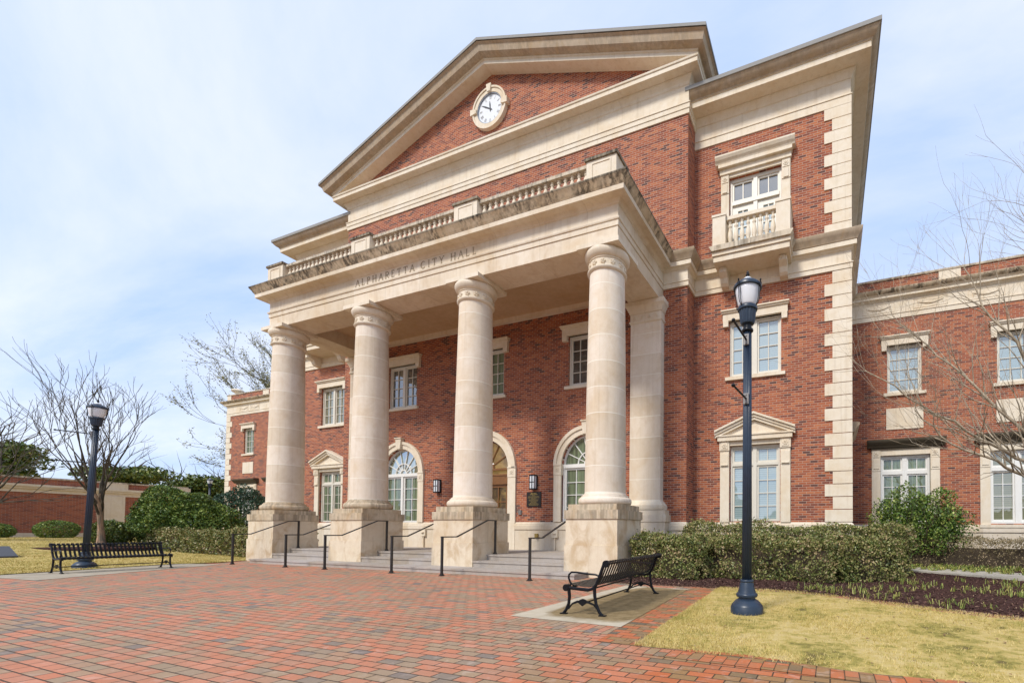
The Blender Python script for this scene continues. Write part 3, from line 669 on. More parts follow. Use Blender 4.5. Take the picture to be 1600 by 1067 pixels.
# ------------------------------------------------------------------ portico
def col_profile():
    pts = []
    for i in range(15):
        t = i / 14; r = 0.503 - 0.07 * (t ** 1.6); pts.append((r, 2.0 + t * 5.38))
    return pts
def column(x):
    mb = MB().lathe(col_profile(), (x, Y_COL, 0), 40); c = part(mb, 'column', M_COLUMN, smooth=True); c['at0'] = 1
    b = MB().lathe([(0.55, 1.71), (0.62, 1.72), (0.648, 1.76), (0.652, 1.80), (0.645, 1.85), (0.61, 1.885), (0.585, 1.89), (0.58, 1.925), (0.555, 1.93), (0.55, 1.96), (0.52, 1.965), (0.505, 2.0)], (x, Y_COL, 0), 40)
    part(b, 'column_base', M_PEDCAP if x < -10 else M_COLUMN, c, 50)
    k = MB().lathe([(0.433, 7.38), (0.47, 7.40), (0.49, 7.425), (0.49, 7.45), (0.46, 7.465), (0.443, 7.47), (0.443, 7.665), (0.465, 7.67), (0.465, 7.69), (0.455, 7.70), (0.48, 7.705), (0.52, 7.74), (0.553, 7.80), (0.56, 7.85), (0.54, 7.9)], (x, Y_COL, 0), 40)
    k.box(x - .575, x + .575, Y_COL - .53, Y_COL + .56, 7.905, 8.015)
    for j in range(12):
        a = j * math.pi / 6 + .26; cx_, cy_ = x + math.cos(a) * .446, Y_COL + math.sin(a) * .446
        for q_ in range(5):
            bb = q_ * 2 * math.pi / 5; k.blob((cx_ - math.sin(a) * math.cos(bb) * .042, cy_ + math.cos(a) * math.cos(bb) * .042, 7.567 + math.sin(bb) * .042), (.03, .03, .026), 4, amp=0)
        k.blob((cx_ + math.cos(a) * .014, cy_ + math.sin(a) * .014, 7.567), (.02, .02, .02), 4, amp=0)
    part(k, 'capital', M_TRIM, c, 40)
    p = MB(); yc = 9.37
    p.box(x - .711, x + .711, yc - .675, yc + .675, -.05, .74); p.box(x - .685, x + .685, yc - .65, yc + .65, .742, 1.36)
    pd = part(p, 'pedestal', M_PED, c)
    p = MB(); p.box(x - .715, x + .715, yc - .68, yc + .68, 1.362, 1.57); p.box(x - .65, x + .65, yc - .61, yc + .61, 1.572, 1.71)
    part(p, 'pedestal_cap', M_PEDCAP, c)
    return c
for x in COLX: column(x)
for x in (COLX[0], COLX[3]):
    mb = MB().box(x - .5, x + .5, Y_PAV - .26, Y_PAV, 2.0, 7.38); c = part(mb, 'pilaster', M_COLUMN); c['at0'] = 1
    mb = MB(); path = [(x - .5, Y_PAV), (x - .5, Y_PAV - .26), (x + .5, Y_PAV - .26), (x + .5, Y_PAV)]
    mb.sweep(path, [(0, 1.71), (.12, 1.72), (.14, 1.78), (.13, 1.86), (.09, 1.885), (.07, 1.93), (.03, 1.96), (0, 2.0)])
    mb.sweep(path, [(0, 7.38), (.03, 7.40), (.04, 7.43), (.03, 7.46), (.01, 7.47), (.01, 7.67), (.03, 7.68), (.04, 7.72), (.09, 7.82), (.11, 7.86), (.13, 7.88), (.13, 8.01), (0, 8.015)])
    for j in range(4): rosette(mb, x - .36 + j * .24, Y_PAV - .285, 7.567, .06)
    part(mb, 'capital', M_TRIM, c, 40)
    mb = MB().box(x - .72, x + .72, Y_PAV - .40, Y_PAV, 0, 1.36); mb.box(x - .75, x + .75, Y_PAV - .42, Y_PAV, 1.362, 1.57); mb.box(x - .7, x + .7, Y_PAV - .38, Y_PAV, 1.572, 1.708)
    part(mb, 'pedestal', M_STONE, c)
xEL, xER = XC - H_ENT, XC + H_ENT
IN = 1.0
mb = MB(); mb.box(xEL, xER, Y_ENT, Y_ENT + .8, 8.02, 8.57); mb.box(xEL, xEL + IN, Y_ENT + .8, Y_PAV, 8.02, 8.57); mb.box(xER - IN, xER, Y_ENT + .8, Y_PAV, 8.02, 8.57)
ent = part(mb, 'architrave', mat_stone('architrave_stone', (0.73, 0.64, 0.51), run=0.32, vjoint=1.4)); ent['at0'] = 1
pe = [(xEL, Y_PAV), (xEL, Y_ENT), (xER, Y_ENT), (xER, Y_PAV)]
mb = MB().sweep(pe, [(-.01, 8.40), (.022, 8.40), (.022, 8.535), (.045, 8.54), (.055, 8.57), (.055, 8.59), (0.002, 8.595), (0.002, 8.92), (.03, 8.935), (.04, 8.96), (.09, 9.0), (.11, 9.01), (.29, 9.015), (.29, 9.14), (-.01, 9.14)])
part(mb, 'frieze', mat_stone('frieze_stone', (0.71, 0.63, 0.505), run=0.25, vjoint=1.4), ent)
mb = MB().sweep(pe, [(-.01, 9.139), (.30, 9.14), (.31, 9.17), (.33, 9.19), (.35, 9.24), (.385, 9.29), (.405, 9.318), (-.1, 9.319)])
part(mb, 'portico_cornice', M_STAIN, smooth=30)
part(MB().sweep(pe, [(-.1, 9.32), (0.407, 9.32), (0.415, 9.34), (0.415, 9.365), (-.3, 9.43), (-.3, 9.2)]), 'cornice_lip', M_BLACKCAP)
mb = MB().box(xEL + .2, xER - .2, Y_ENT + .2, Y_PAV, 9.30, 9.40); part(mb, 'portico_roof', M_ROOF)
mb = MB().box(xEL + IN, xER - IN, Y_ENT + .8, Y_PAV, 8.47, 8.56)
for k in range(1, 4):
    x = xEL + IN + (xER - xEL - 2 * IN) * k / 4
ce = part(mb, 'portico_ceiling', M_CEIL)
mb = MB().box(xEL + IN, xER - IN, Y_PAV - .14, Y_PAV, 8.33, 8.47); part(mb, 'ceiling_moulding', M_TRIM)
# lettering cut in the frieze
GLY = {'A': ([(0, 0, .5, 1, .05), (.5, 1, 1, 0, .12), (.2, .38, .8, .38, .05)], [0, 1], []), 'L': ([(.15, 0, .15, 1, .12), (.15, .03, .85, .03, .06), (.85, 0, .85, .25, .05)], [.15], [.15]),
       'P': ([(.15, 0, .15, 1, .12)], [.15], [.15]), 'H': ([(.12, 0, .12, 1, .12), (.88, 0, .88, 1, .12), (.12, .52, .88, .52, .05)], [.12, .88], [.12, .88]),
       'R': ([(.15, 0, .15, 1, .12), (.4, .5, .95, 0, .12)], [.15], [.15]), 'E': ([(.15, 0, .15, 1, .12), (.15, .97, .8, .97, .06), (.15, .52, .65, .52, .05), (.15, .03, .85, .03, .06), (.8, .8, .8, 1, .05), (.85, 0, .85, .22, .05)], [], []),
       'T': ([(.5, 0, .5, 1, .12), (.05, .97, .95, .97, .06), (.05, .78, .05, 1, .05), (.95, .78, .95, 1, .05)], [.5], []), 'C': ([], [], []), 'I': ([(.5, 0, .5, 1, .13)], [.5], [.5]),
       'Y': ([(.5, 0, .5, .48, .12), (.5, .45, .05, 1, .12), (.5, .45, .95, 1, .05)], [.5], [.05, .95])}
WID = {'A': .82, 'L': .62, 'P': .62, 'H': .85, 'R': .74, 'E': .62, 'T': .76, 'C': .85, 'I': .3, 'Y': .8}
def stroke(mb, x0, z0, x1, z1, w_, y0, y1):
    d = Vector((x1 - x0, z1 - z0)); n = Vector((-d.y, d.x)).normalized() * w_ / 2
    mb.extrude([(x0 - n.x, z0 - n.y), (x1 - n.x, z1 - n.y), (x1 + n.x, z1 + n.y), (x0 + n.x, z0 + n.y)], y0, y1)
def text(mb, s, x, z, h, y, track=.3, space=.75, th=.008):
    cur = x
    for ch in s:
        if ch == ' ': cur += space * h; continue
        wd = WID[ch] * h; st, sb, stp = GLY[ch]; y0, y1 = y - th, y + .01
        X = lambda t: cur + t * wd
        for a, b, c, d, e in st: stroke(mb, X(a), z + b * h, X(c), z + d * h, e * h, y0, y1)
        for q_ in sb: stroke(mb, X(q_) - .13 * h, z + .012 * h, X(q_) + .13 * h, z + .012 * h, .035 * h, y0 - .001, y1)
        for q_ in stp: stroke(mb, X(q_) - .13 * h, z + .988 * h, X(q_) + .13 * h, z + .988 * h, .035 * h, y0 - .001, y1)
        if ch in 'PR':
            pts = [(.15, .98)] + [(.5 + .38 * math.sin(t), .74 + .24 * math.cos(t)) for t in [math.pi * i / 6 for i in range(7)]] + [(.15, .5)]
            for i in range(len(pts) - 1): stroke(mb, X(pts[i][0]), z + pts[i][1] * h, X(pts[i + 1][0]), z + pts[i + 1][1] * h, (.05 if i in (0, len(pts) - 2) else .1) * h, y0, y1)
        if ch == 'C':
            pts = [(.55 + .5 * math.cos(t), .5 + .49 * math.sin(t)) for t in [R(42 + i * 276 / 12) for i in range(13)]]
            for i in range(12): stroke(mb, X(pts[i][0]), z + pts[i][1] * h, X(pts[i + 1][0]), z + pts[i + 1][1] * h, (.06 + .07 * math.sin(math.pi * i / 11)) * h, y0, y1)
        cur += wd + track * h
    return cur
TXT = 'ALPHARETTA CITY HALL'; HT = .205
wsum = text(MB(), TXT, 0, 0, HT, 0)
fac = (4.83 - sum(WID[c] for c in TXT if c != ' ') * HT - 2 * .75 * HT) / (17 * HT)
mb = MB(); text(mb, TXT, -13.92, 8.655, HT, Y_ENT - .003, track=fac); part(mb, 'inscription', M_CUT, ent)
# balustrade
BAL = [(0.05, 0), (0.05, .03), (.035, .04), (.03, .06), (.055, .12), (.062, .18), (.05, .26), (.03, .33), (.026, .36), (.045, .38), (.045, .40), (.03, .42), (.03, .45), (.045, .47), (.045, .5)]
me_bal = MB().lathe([(r * 1.05, z * 1.04) for r, z in BAL], (0, 0, 0), 10).mesh('baluster'); me_bal.materials.append(M_TRIM)
for p_ in me_bal.polygons: p_.use_smooth = True
ZB = 9.42; YB = 9.12; ZP = 9.64
pos = []; PX = (xEL + .42, COLX[1], COLX[2], xER - .42)
bal = part(MB().box(xEL + .3, xER - .3, YB - .10, YB + .14, ZB - .05, ZP), 'balustrade', M_STAIN2); bal['at0'] = 1
for sx in (-1, 1):
    x = XC + sx * (H_ENT - .2); part(MB().box(x - .10, x + .10, YB + .5, Y_PAV, ZB - .05, ZP), 'balustrade_plinth', M_STAIN2, bal); part(MB().box(x - .10, x + .10, YB + .5, Y_PAV, 10.02, 10.10), 'balustrade_rail', M_STAIN2, bal)
    for i in range(11): pos.append((x, YB + .6 + i * .2))
for k in range(3):
    a, b = PX[k] + .42, PX[k + 1] - .42; part(MB().box(a - .02, b + .02, YB - .10, YB + .10, 10.02, 10.10), 'balustrade_rail', M_STAIN2, bal)
    for i in range(17): pos.append((a + (b - a) * (i + .5) / 17, YB))
for x, y in pos: o_ = link('baluster', me_bal, bal, (x - O[0], y - O[1], ZP)); o_.scale = (1.05, 1.05, .74)
for x in PX:
    hw = .41; f0 = YB - .17; mb = MB().box(x - hw, x + hw, f0, YB + .4, ZB - .03, 10.09)
    for a, b, c, d in ((-.27, .27, .57, .60), (-.27, .27, .2, .23), (-.27, -.24, .23, .57), (.24, .27, .23, .57)): mb.box(x + a, x + b, f0 - .015, f0 + .01, ZB + c, ZB + d)
    part(mb, 'balustrade_pedestal', M_TRIM, bal); part(MB().box(x - .45, x + .45, f0 - .04, YB + .44, 10.092, 10.16), 'balustrade_coping', M_BLACKCAP, bal)
rs = random.Random(3)
def spike(mb, x, y, z):
    for k in range(5):
        a = rs.uniform(0, 6.28); mb.tube([(x, y, z), (x + math.cos(a) * .035, y + math.sin(a) * .035, z + .05 + rs.random() * .02)], [.007, .003], 4)
x = xEL + .1
while x < xER:
    mb = MB(); spike(mb, x, YB - .05, 10.1 + (.06 if min(abs(x - q) for q in PX) < .45 else 0)); part(mb, 'bird_spike', M_SPIKE, bal); x += .5 + rs.random() * .1
# balconies under the top tower windows
for c in CT:
    y0 = Y_TOW
    mb = MB().box(c - 1.07, c + 1.07, y0 - .80, y0 + .02, 8.87, 9.03); mb.box(c - 1.10, c + 1.10, y0 - .84, y0, 9.035, 9.15)
    ba = part(mb, 'balcony', M_TRIM); ba['at0'] = 1
    mb = MB().extrude([(c - 1.10, 9.152), (c + 1.10, 9.152), (c + 1.17, 9.27), (c + 1.17, 9.30), (c - 1.17, 9.30), (c - 1.17, 9.27)], y0 - .90, y0)
    part(mb, 'balcony_slab_edge', M_STAIN2, ba)
    mb = MB()
    for sx in (-1, 1):
        x = c + sx * .90; mb.box(x - .19, x + .19, y0 - .84, y0 - .05, 9.302, 10.16); mb.box(x - .21, x + .21, y0 - .86, y0 - .03, 10.162, 10.22)
    mb.box(c - .70, c + .70, y0 - .76, y0 - .56, 10.06, 10.16); mb.box(c - .70, c + .70, y0 - .78, y0 - .54, 9.302, 9.36)
    part(mb, 'balcony_parapet', M_TRIM, ba)
    for i in range(8):
        b_ = link('baluster', me_bal, ba, (c - .61 + i * 1.22 / 7 - O[0], y0 - .66 - O[1], 9.36)); b_.scale = (1.15, 1.15, 1.34)
    for sx in (-1, 1):
        x = c + sx * .86
        mb = MB().extrude([(y0, 8.87), (y0 - .5, 8.87), (y0 - .52, 8.72), (y0 - .36, 8.62), (y0 - .3, 8.5), (y0 - .22, 8.44), (y0, 8.42)], x - .11, x + .11, 'x')
        rosette(mb, x, y0 - .53, 8.79, .07); part(mb, 'bracket', M_TRIM, ba)
# clock
yk = Y_PAV; zk = 16.33
mb = MB(); n = 48
for r0, r1, pr_ in ((.56, .70, .10), (.70, .76, .13)):
    for i in range(n):
        t0, t1 = 2 * math.pi * i / n, 2 * math.pi * (i + 1) / n
        mb.extrude([(XC + r0 * math.cos(t0), zk + r0 * math.sin(t0)), (XC + r1 * math.cos(t0), zk + r1 * math.sin(t0)), (XC + r1 * math.cos(t1), zk + r1 * math.sin(t1)), (XC + r0 * math.cos(t1), zk + r0 * math.sin(t1))], yk - pr_, yk + .02)
for a in (90, 0, 180):
    c, s = math.cos(R(a)), math.sin(R(a))
    pts = [(.56, -.07), (.83, -.11), (.83, .11), (.56, .07)]
    mb.extrude([(XC + p[0] * c - p[1] * s, zk + p[0] * s + p[1] * c) for p in pts], yk - .16, yk)
ck = part(mb, 'clock', M_TRIM); ck['at0'] = 1
mb = MB().extrude([(XC + .56 * math.cos(2 * math.pi * i / 48), zk + .56 * math.sin(2 * math.pi * i / 48)) for i in range(48)], yk - .045, yk); part(mb, 'clock_face', M_ENAMEL, ck)
mb = MB()
for i in range(n):
    t0, t1 = 2 * math.pi * i / n, 2 * math.pi * (i + 1) / n
    mb.extrude([(XC + .53 * math.cos(t0), zk + .53 * math.sin(t0)), (XC + .562 * math.cos(t0), zk + .562 * math.sin(t0)), (XC + .562 * math.cos(t1), zk + .562 * math.sin(t1)), (XC + .53 * math.cos(t1), zk + .53 * math.sin(t1))], yk - .085, yk - .03)
part(mb, 'clock_bezel', mat_plain('bezel_grey', (0.25, 0.28, 0.33), .4), ck)
mb = MB()
NUMR = ['XII', 'I', 'II', 'III', 'IIII', 'V', 'VI', 'VII', 'VIII', 'IX', 'X', 'XI']
for k, nm in enumerate(NUMR):
    a = R(90 - 30 * k); er = Vector((math.cos(a), math.sin(a))); et = Vector((math.sin(a), -math.cos(a)))
    wds = {'I': .024, 'V': .05, 'X': .05}; tot = sum(wds[ch] for ch in nm); cur = -tot / 2
    for ch in nm:
        w_ = wds[ch]; m_ = cur + w_ / 2; cur += w_
        def PT(t, r): p = er * r + et * t; return XC + p.x, zk + p.y
        segs = [(0, 0)] if ch == 'I' else [(-.018, .018), (.018, -.018)] if ch == 'X' else [(-.018, 0), (.018, 0)]
        for top, bot in segs:
            p0, p1 = PT(m_ + bot, .36), PT(m_ + top, .475); stroke(mb, *p0, *p1, .011 if top >= 0 and ch != 'I' else .015, yk - .049, yk - .04)
part(mb, 'clock_numerals', M_NUM, ck)
def hand(name, deg, L, w_, d):
    a = R(90 - deg); mb = MB(); c, s = math.cos(a), math.sin(a)
    pts = [(-.10, -w_ * .6), (L * .6, -w_), (L, 0), (L * .6, w_), (-.10, w_ * .6)]
    mb.extrude([(XC + p[0] * c - p[1] * s, zk + p[0] * s + p[1] * c) for p in pts], yk - d - .006, yk - d)
    part(mb, name, M_HAND, ck)
hand('minute_hand', 300, .44, .02, .06); hand('hour_hand', 355, .30, .026, .052)
# ------------------------------------------------------------------ steps and floor (setting)
mb = MB()
for x0, x1, y0, y1, z0, z1 in ((-17.2, -5.26, 8.13, 8.80, -.05, .13), (-17.2, -5.8, 8.70, 9.3, .10, .285), (-17.2, -5.8, 9.18, 9.4, .26, .43)):
    mb.box(x0 + .02, x1 - .02, y0 + .022, y1, z0, z1 - .045); mb.box(x0, x1, y0, y1 + .1, z1 - .044, z1)
tag(mb.build('entrance_steps', M_STEP), kind='structure', label='three broad grey granite steps between the column pedestals')
mb = MB().box(-18.4, -4.7, 9.5, Y_PAV - .05, -.05, .43); tag(mb.build('porch_floor', M_STEP), kind='structure')
# ------------------------------------------------------------------ wall-mounted things
def sconce(x, label):
    t = empty('wall_lamp', (x, Y_PAV, 2.46), label, 'wall lamp', 'lamps beside the entrance door')
    m = MB().box(-.11, .11, -.03, 0, 0, .5).box(-.11, .11, -.17, -.03, 0, .04).box(-.11, .11, -.17, -.03, .46, .5)
    for sx in (-1, 1): m.box(min(sx * .105, sx * .092), max(sx * .105, sx * .092), -.17, -.157, .04, .46).box(min(sx * .105, sx * .092), max(sx * .105, sx * .092), -.05, -.03, .04, .46)
    m.box(-.011, .011, -.172, -.16, .04, .46); m.box(-.092, .092, -.171, -.161, .24, .262); m.build('lamp_frame', M_BLACK, t)
    MB().box(-.088, .088, -.16, -.03, .04, .46).build('lamp_glass', M_LENS, t)
sconce(-13.70, 'black framed white glass wall lamp just right of the left arched window')
sconce(-9.38, 'black framed white glass wall lamp directly above the bronze plaque')
t = empty('plaque', (-9.4, Y_PAV, 1.89), 'dark bronze dedication plaque with gold lettering on the brick beside the door', 'plaque')
MB().box(-.29, .29, -.03, 0, 0, .5).build('plate', M_BRONZE, t)
m = MB(); rs = random.Random(5)
for i, (w_, s_) in enumerate(((.22, .03), (.3, .022), (.12, .018), (.44, .016), (.46, .016), (.2, .016), (.4, .016), (.34, .016), (.22, .016), (.3, .016), (.4, .016), (.36, .016))):
    z = .45 - i * .036; x = -w_ / 2
    while x < w_ / 2: l_ = rs.uniform(.02, .06); m.box(x, min(x + l_, w_ / 2), -.034, -.029, z - s_ / 2, z + s_ / 2 - .004); x += l_ + .012
m.build('raised_lettering', M_GOLD, t)
tag(MB().box(-10.02, -9.9, Y_PAV - .04, Y_PAV, 1.62, 1.78).box(-10.0, -9.92, Y_PAV - .05, Y_PAV - .03, 1.66, 1.74).build('access_panel', M_GREY), 'small grey square access button box on the brick left of the plaque', 'button box')
tag(MB().box(-9.28, -9.17, Y_PAV - .12, Y_PAV - .05, .86, .98).lathe([(.03, 0), (.03, .03)], (-9.22, Y_PAV - .13, .84), 8).build('outlet_box', M_GOLD), 'small brass outlet box low on the pale plinth below the plaque', 'outlet box')
for x in (-8.5, -14.35):
    t = empty('standpipe', (x, Y_PAV - .05, Z_FL), 'pale conduit with a round valve box at the %s end of the porch plinth' % ('right' if x > -10 else 'left'), 'conduit box', 'conduit boxes on the porch plinth')
    MB().tube([(0, -.03, 0), (0, -.03, .62)], .025, 8).build('pipe', M_TRIM, t); MB().box(-.12, .12, -.07, 0, .42, .68).lathe([(.07, 0), (.07, .02), (.04, .03)], (0, -.07, .55), 10).build('valve_box', M_TRIM, t)
# ------------------------------------------------------------------ handrails
RAILX = [(-17.0, 'first handrail from the left, rising beside the leftmost pedestal'), (-14.44, 'second handrail from the left, passing behind the second pedestal'), (-12.76, 'third handrail from the left, beside the right side of the second pedestal'),
         (-10.24, 'fourth handrail from the left, rising behind the third pedestal'), (-8.58, 'fifth handrail from the left, in front of the third pedestal'), (-6.07, 'rightmost black handrail, rising behind the fourth pedestal')]
t = empty('handrail', (0, 0, 0), '', 'handrail', 'black handrails up the entrance steps')
def sq(mb, pts, w_, h_):
    for a, b in zip(pts, pts[1:]):
        y0, z0 = a; y1, z1 = b; mb.extrude([(y0, z0), (y1, z1), (y1, z1 + h_), (y0, z0 + h_)], -w_ / 2, w_ / 2, 'x')
m = MB(); sq(m, [(-.03, .90), (.42, .90), (1.42, 1.33), (1.74, 1.33)], .045, .028); m.build('rail', M_RAIL, t)
for y, z0, z1 in ((0, 0, .90), (1.71, .43, 1.33)):
    m = MB().box(-.022, .022, y - .022, y + .022, z0, z1 - .001).box(-.05, .05, y - .05, y + .05, z0, z0 + .012)
    m.extrude([(-.04, z0 + .012), (.04, z0 + .012), (.022, z0 + .06), (-.022, z0 + .06)], y - .03, y + .03); m.build('post', M_RAIL, t)
for i, (x, lb) in enumerate(RAILX):
    h_ = t if i == 0 else copy_tree(t); h_.location = (x, 7.65, 0.003); h_['label'] = lb; h_['category'] = 'handrail'; h_['group'] = 'black handrails up the entrance steps'
# ------------------------------------------------------------------ street lamps
def street_lamp(name='street_lamp'):
    t = empty(name, (0, 0, 0), '', 'street lamp')
    b = MB().lathe([(.21, -.03), (.212, .085), (.205, .095), (.205, .105), (.19, .125), (.15, .17), (.11, .195), (.108, .21), (.135, .22), (.142, .245), (.135, .262), (.118, .272), (.1, .33), (.088, .40), (.086, .405), (.09, .41), (.092, .425), (.086, .44), (.066, .445)], (0, 0, 0), 28)
    b.build('lamp_base', M_NAVY, t, 40)
    b = MB().lathe([(.066, .44), (.059, 2.2), (.055, 3.72)], (0, 0, 0), 64, flute=12, fd=.16); b.build('pole', M_NAVY, t, 'all')
    b = MB().lathe([(.06, 3.70), (.075, 3.71), (.078, 3.725), (.072, 3.74), (.055, 3.745), (.053, 3.80)], (0, 0, 0), 20)
    b.build('collar', M_BLACK, t, 40)
    b = MB().lathe([(.05, 3.79), (.088, 3.81), (.10, 3.85), (.115, 3.99)], (0, 0, 0), 64, flute=16, fd=.09)
    b.lathe([(.118, 3.985), (.128, 3.99), (.132, 4.015), (.125, 4.035), (.118, 4.04)], (0, 0, 0), 28); b.build('lamp_cup', M_NAVY, t, 40)
    b = MB().lathe([(.112, 4.03), (.124, 4.06), (.145, 4.15), (.160, 4.24), (.163, 4.285)], (0, 0, 0), 28); b.build('globe', M_LENS, t, 'all')
    b = MB().lathe([(.175, 4.275), (.187, 4.28), (.188, 4.305), (.175, 4.325), (.13, 4.36), (.085, 4.385), (.07, 4.39)], (0, 0, 0), 28); cp = b.build('cap', M_NAVY, t, 40)
    MB().lathe([(.07, 4.388), (.062, 4.41), (.04, 4.43), (.02, 4.435)], (0, 0, 0), 18).build('cap_knob', M_LENS, cp, 'all')
    MB().lathe([(.02, 4.43), (.016, 4.455), (.028, 4.465), (.028, 4.475), (.014, 4.485), (.018, 4.50), (.008, 4.525), (0, 4.535)], (0, 0, 0), 12).build('finial', M_BLACK, cp, 40)
    for k in range(4):
        a = R(45 + 90 * k) + R(25); c, s = math.cos(a), math.sin(a); b = MB()
        pr_ = [(.195, 4.33), (.205, 4.29), (.185, 4.24), (.178, 4.18), (.178, 4.12), (.165, 4.06), (.135, 4.02)]
        for off in (-.012, .012): b.tube([(r * c - off * s * (1 if 0 < i < 6 else .3), r * s + off * c * (1 if 0 < i < 6 else .3), z) for i, (r, z) in enumerate(pr_)], .0055, 5)
        b.blob((.203 * c, .203 * s, 4.33), (.012, .012, .012), 4, amp=0); b.build('cage_arm', M_BLACK, t)
    for z in (3.58, 2.80):
        b = MB().tube([(0, -.05, z), (0, -.62, z)], .014, 8); b.blob((0, -.63, z), (.024, .024, .024), 6, amp=0); b.build('banner_arm', M_BLACK, t, 60)
        b = MB().box(-.035, .035, -.075, -.05, z - .07, z + .07).box(-.012, .012, -.085, -.07, z + .04, z + .06).box(-.012, .012, -.085, -.07, z - .06, z - .04)
        b.build('arm_clamp', M_GREY, t)
    return t
L1 = street_lamp(); L1.location = (-1.02, 5.63, 0.02); L1.rotation_euler = (0, 0, R(-5)); L1['label'] = 'tall dark blue street lamp on the lawn beside the right-hand bench'; L1['group'] = 'street lamps'
L2 = copy_tree(L1); L2.location = (-18.50, 5.33, 0.0); L2.rotation_euler = (R(-1.54), 0, R(-24)); L2['label'] = 'leaning street lamp behind the left-hand bench, in front of the bare tree'
L3 = copy_tree(L1); L3.location = (-44.8, 18.7, .5); L3.rotation_euler = (0, 0, 0); L3['label'] = 'distant street lamp with only its globe showing above the dark shrubs'
for b in list(L3.children):
    if b.name.startswith('banner_arm') or b.name.startswith('arm_clamp'): bpy.data.objects.remove(b)
# ------------------------------------------------------------------ benches (local: sits facing -x, length along +y)
def bench_profile(t0, t1, n):
    """seat and back line in (x,z): from the front roll over the seat up the back to the top roll"""
    P = [(-.325, .315), (-.33, .345), (-.31, .37), (-.27, .375), (-.15, .355), (0, .345), (.06, .36), (.10, .40), (.14, .48), (.19, .60), (.215, .66), (.245, .685), (.275, .68), (.285, .655)]
    return P
def make_bench(L=2.1, nst=26):
    t = empty('park_bench', (0, 0, 0), '', 'bench')
    P = bench_profile(0, 1, 0)
    for k, y in enumerate((0, L)):
        b = MB()
        def bar(pts, r, w_=.024):
            b.tube([(x, y, z) for x, z in pts], r, 8)
        bar([(-.30, .335), (-.15, .325), (0, .315), (.07, .335), (.115, .39), (.16, .49), (.215, .64), (.25, .66)], .022)
        b.lathe([(0, -.024), (.03, -.024), (.042, -.012), (.042, .012), (.03, .024), (0, .024)], (0, 0, 0), 14) if False else None
        for cx_, cz_ in ((-.31, .335), (.25, .655)):
            b.extrude([(cx_ + .045 * math.cos(2 * math.pi * i / 14), cz_ + .045 * math.sin(2 * math.pi * i / 14)) for i in range(14)], y - .022, y + .022)
            for q_ in range(8):
                a = q_ * math.pi / 4; b.blob((cx_ + .026 * math.cos(a), y - .022, cz_ + .026 * math.sin(a)), (.009, .007, .009), 4, amp=0); b.blob((cx_ + .026 * math.cos(a), y + .022, cz_ + .026 * math.sin(a)), (.009, .007, .009), 4, amp=0)
        b.build('side_frame', M_BLACK, t, 40)
        b = MB().tube([(x, y, z) for x, z in [(.15, .50), (.10, .515), (-.02, .52), (-.16, .535), (-.24, .535), (-.275, .505), (-.28, .46), (-.26, .41), (-.23, .375)]], .013, 7); b.build('armrest', M_BLACK, t, 60)
        for pts, nm in (([(-.275, .31), (-.265, .22), (-.275, .13), (-.31, .05), (-.35, .0)], 'front'), ([(.09, .35), (.095, .24), (.115, .14), (.155, .05), (.20, .0)], 'back')):
            b = MB().tube([(x, y, z) for x, z in pts], [.022, .021, .02, .02, .022], 8); xx = pts[-1][0]
            b.box(xx - .04, xx + .05, y - .028, y + .028, -.004, .01); b.build('leg', M_BLACK, t, 50)
        b = MB()
        for o_ in (0, .035):
            b.tube([(-.30 + (o_ * .6), y, .055 + o_ * .2), (-.22, y, .13 + o_ * .1), (-.15, y, .155 + o_ * .3), (-.075, y, .15 + o_ * .3)], .011, 6)
            b.tube([(.165 - (o_ * .6), y, .055 + o_ * .2), (.08, y, .13 + o_ * .1), (0, y, .155 + o_ * .3), (-.075, y, .15 + o_ * .3)], .011, 6)
        b.extrude([(-.135, .15), (-.075, .105), (-.015, .15), (-.02, .175), (-.045, .19), (-.075, .2), (-.105, .19), (-.13, .175)], y - .014, y + .014)
        b.build('cross_brace', M_BLACK, t, 50)
    b = MB().tube([(-.075, 0, .14), (-.075, L, .14)], .011, 6)
    b.tube([(-.29, 0, .33), (-.29, L, .33)], .014, 6); b.tube([(.245, 0, .65), (.245, L, .65)], .014, 6); b.tube([(.06, 0, .335), (.06, L, .335)], .012, 6); b.build('stretcher', M_BLACK, t, 60)
    w_ = .042
    for i in range(nst):
        y = .05 + (L - .1) * i / (nst - 1); b = MB(); th = .007
        Q = P; n_ = len(Q); base = len(b.v); off = []
        for j, (x, z) in enumerate(Q):
            a = Q[max(j - 1, 0)]; c = Q[min(j + 1, n_ - 1)]; d = Vector((c[0] - a[0], c[1] - a[1])).normalized(); nn = Vector((-d.y, d.x)) * th
            off.append((x + nn.x, z + nn.y))
        for j in range(n_):
            for (x, z) in (Q[j], off[j]):
                b.v += [(x, y - w_ / 2, z), (x, y + w_ / 2, z)]
        for j in range(n_ - 1):
            a, c = j * 4, (j + 1) * 4
            b.f += [(a, a + 1, c + 1, c), (a + 2, c + 2, c + 3, a + 3), (a, c, c + 2, a + 2), (a + 1, a + 3, c + 3, c + 1)]
        b.f += [(0, 2, 3, 1), ((n_ - 1) * 4, (n_ - 1) * 4 + 1, (n_ - 1) * 4 + 3, (n_ - 1) * 4 + 2)]
        b.build('slat', M_BLACK, t)
    return t
B1 = make_bench(); B1.location = (-2.90, 4.80, 0.012); B1.rotation_euler = (0, 0, R(3.5))
tag(B1, 'black metal slatted bench seen from behind, on the stained slab by the right lamp', 'bench', 'black metal benches facing the plaza')
B2 = copy_tree(B1); B2.location = (-17.62, 6.36, 0.012); B2.rotation_euler = (0, 0, R(180 + 34))
tag(B2, 'black metal slatted bench seen from the front, under the leaning lamp on the left', 'bench', 'black metal benches facing the plaza')
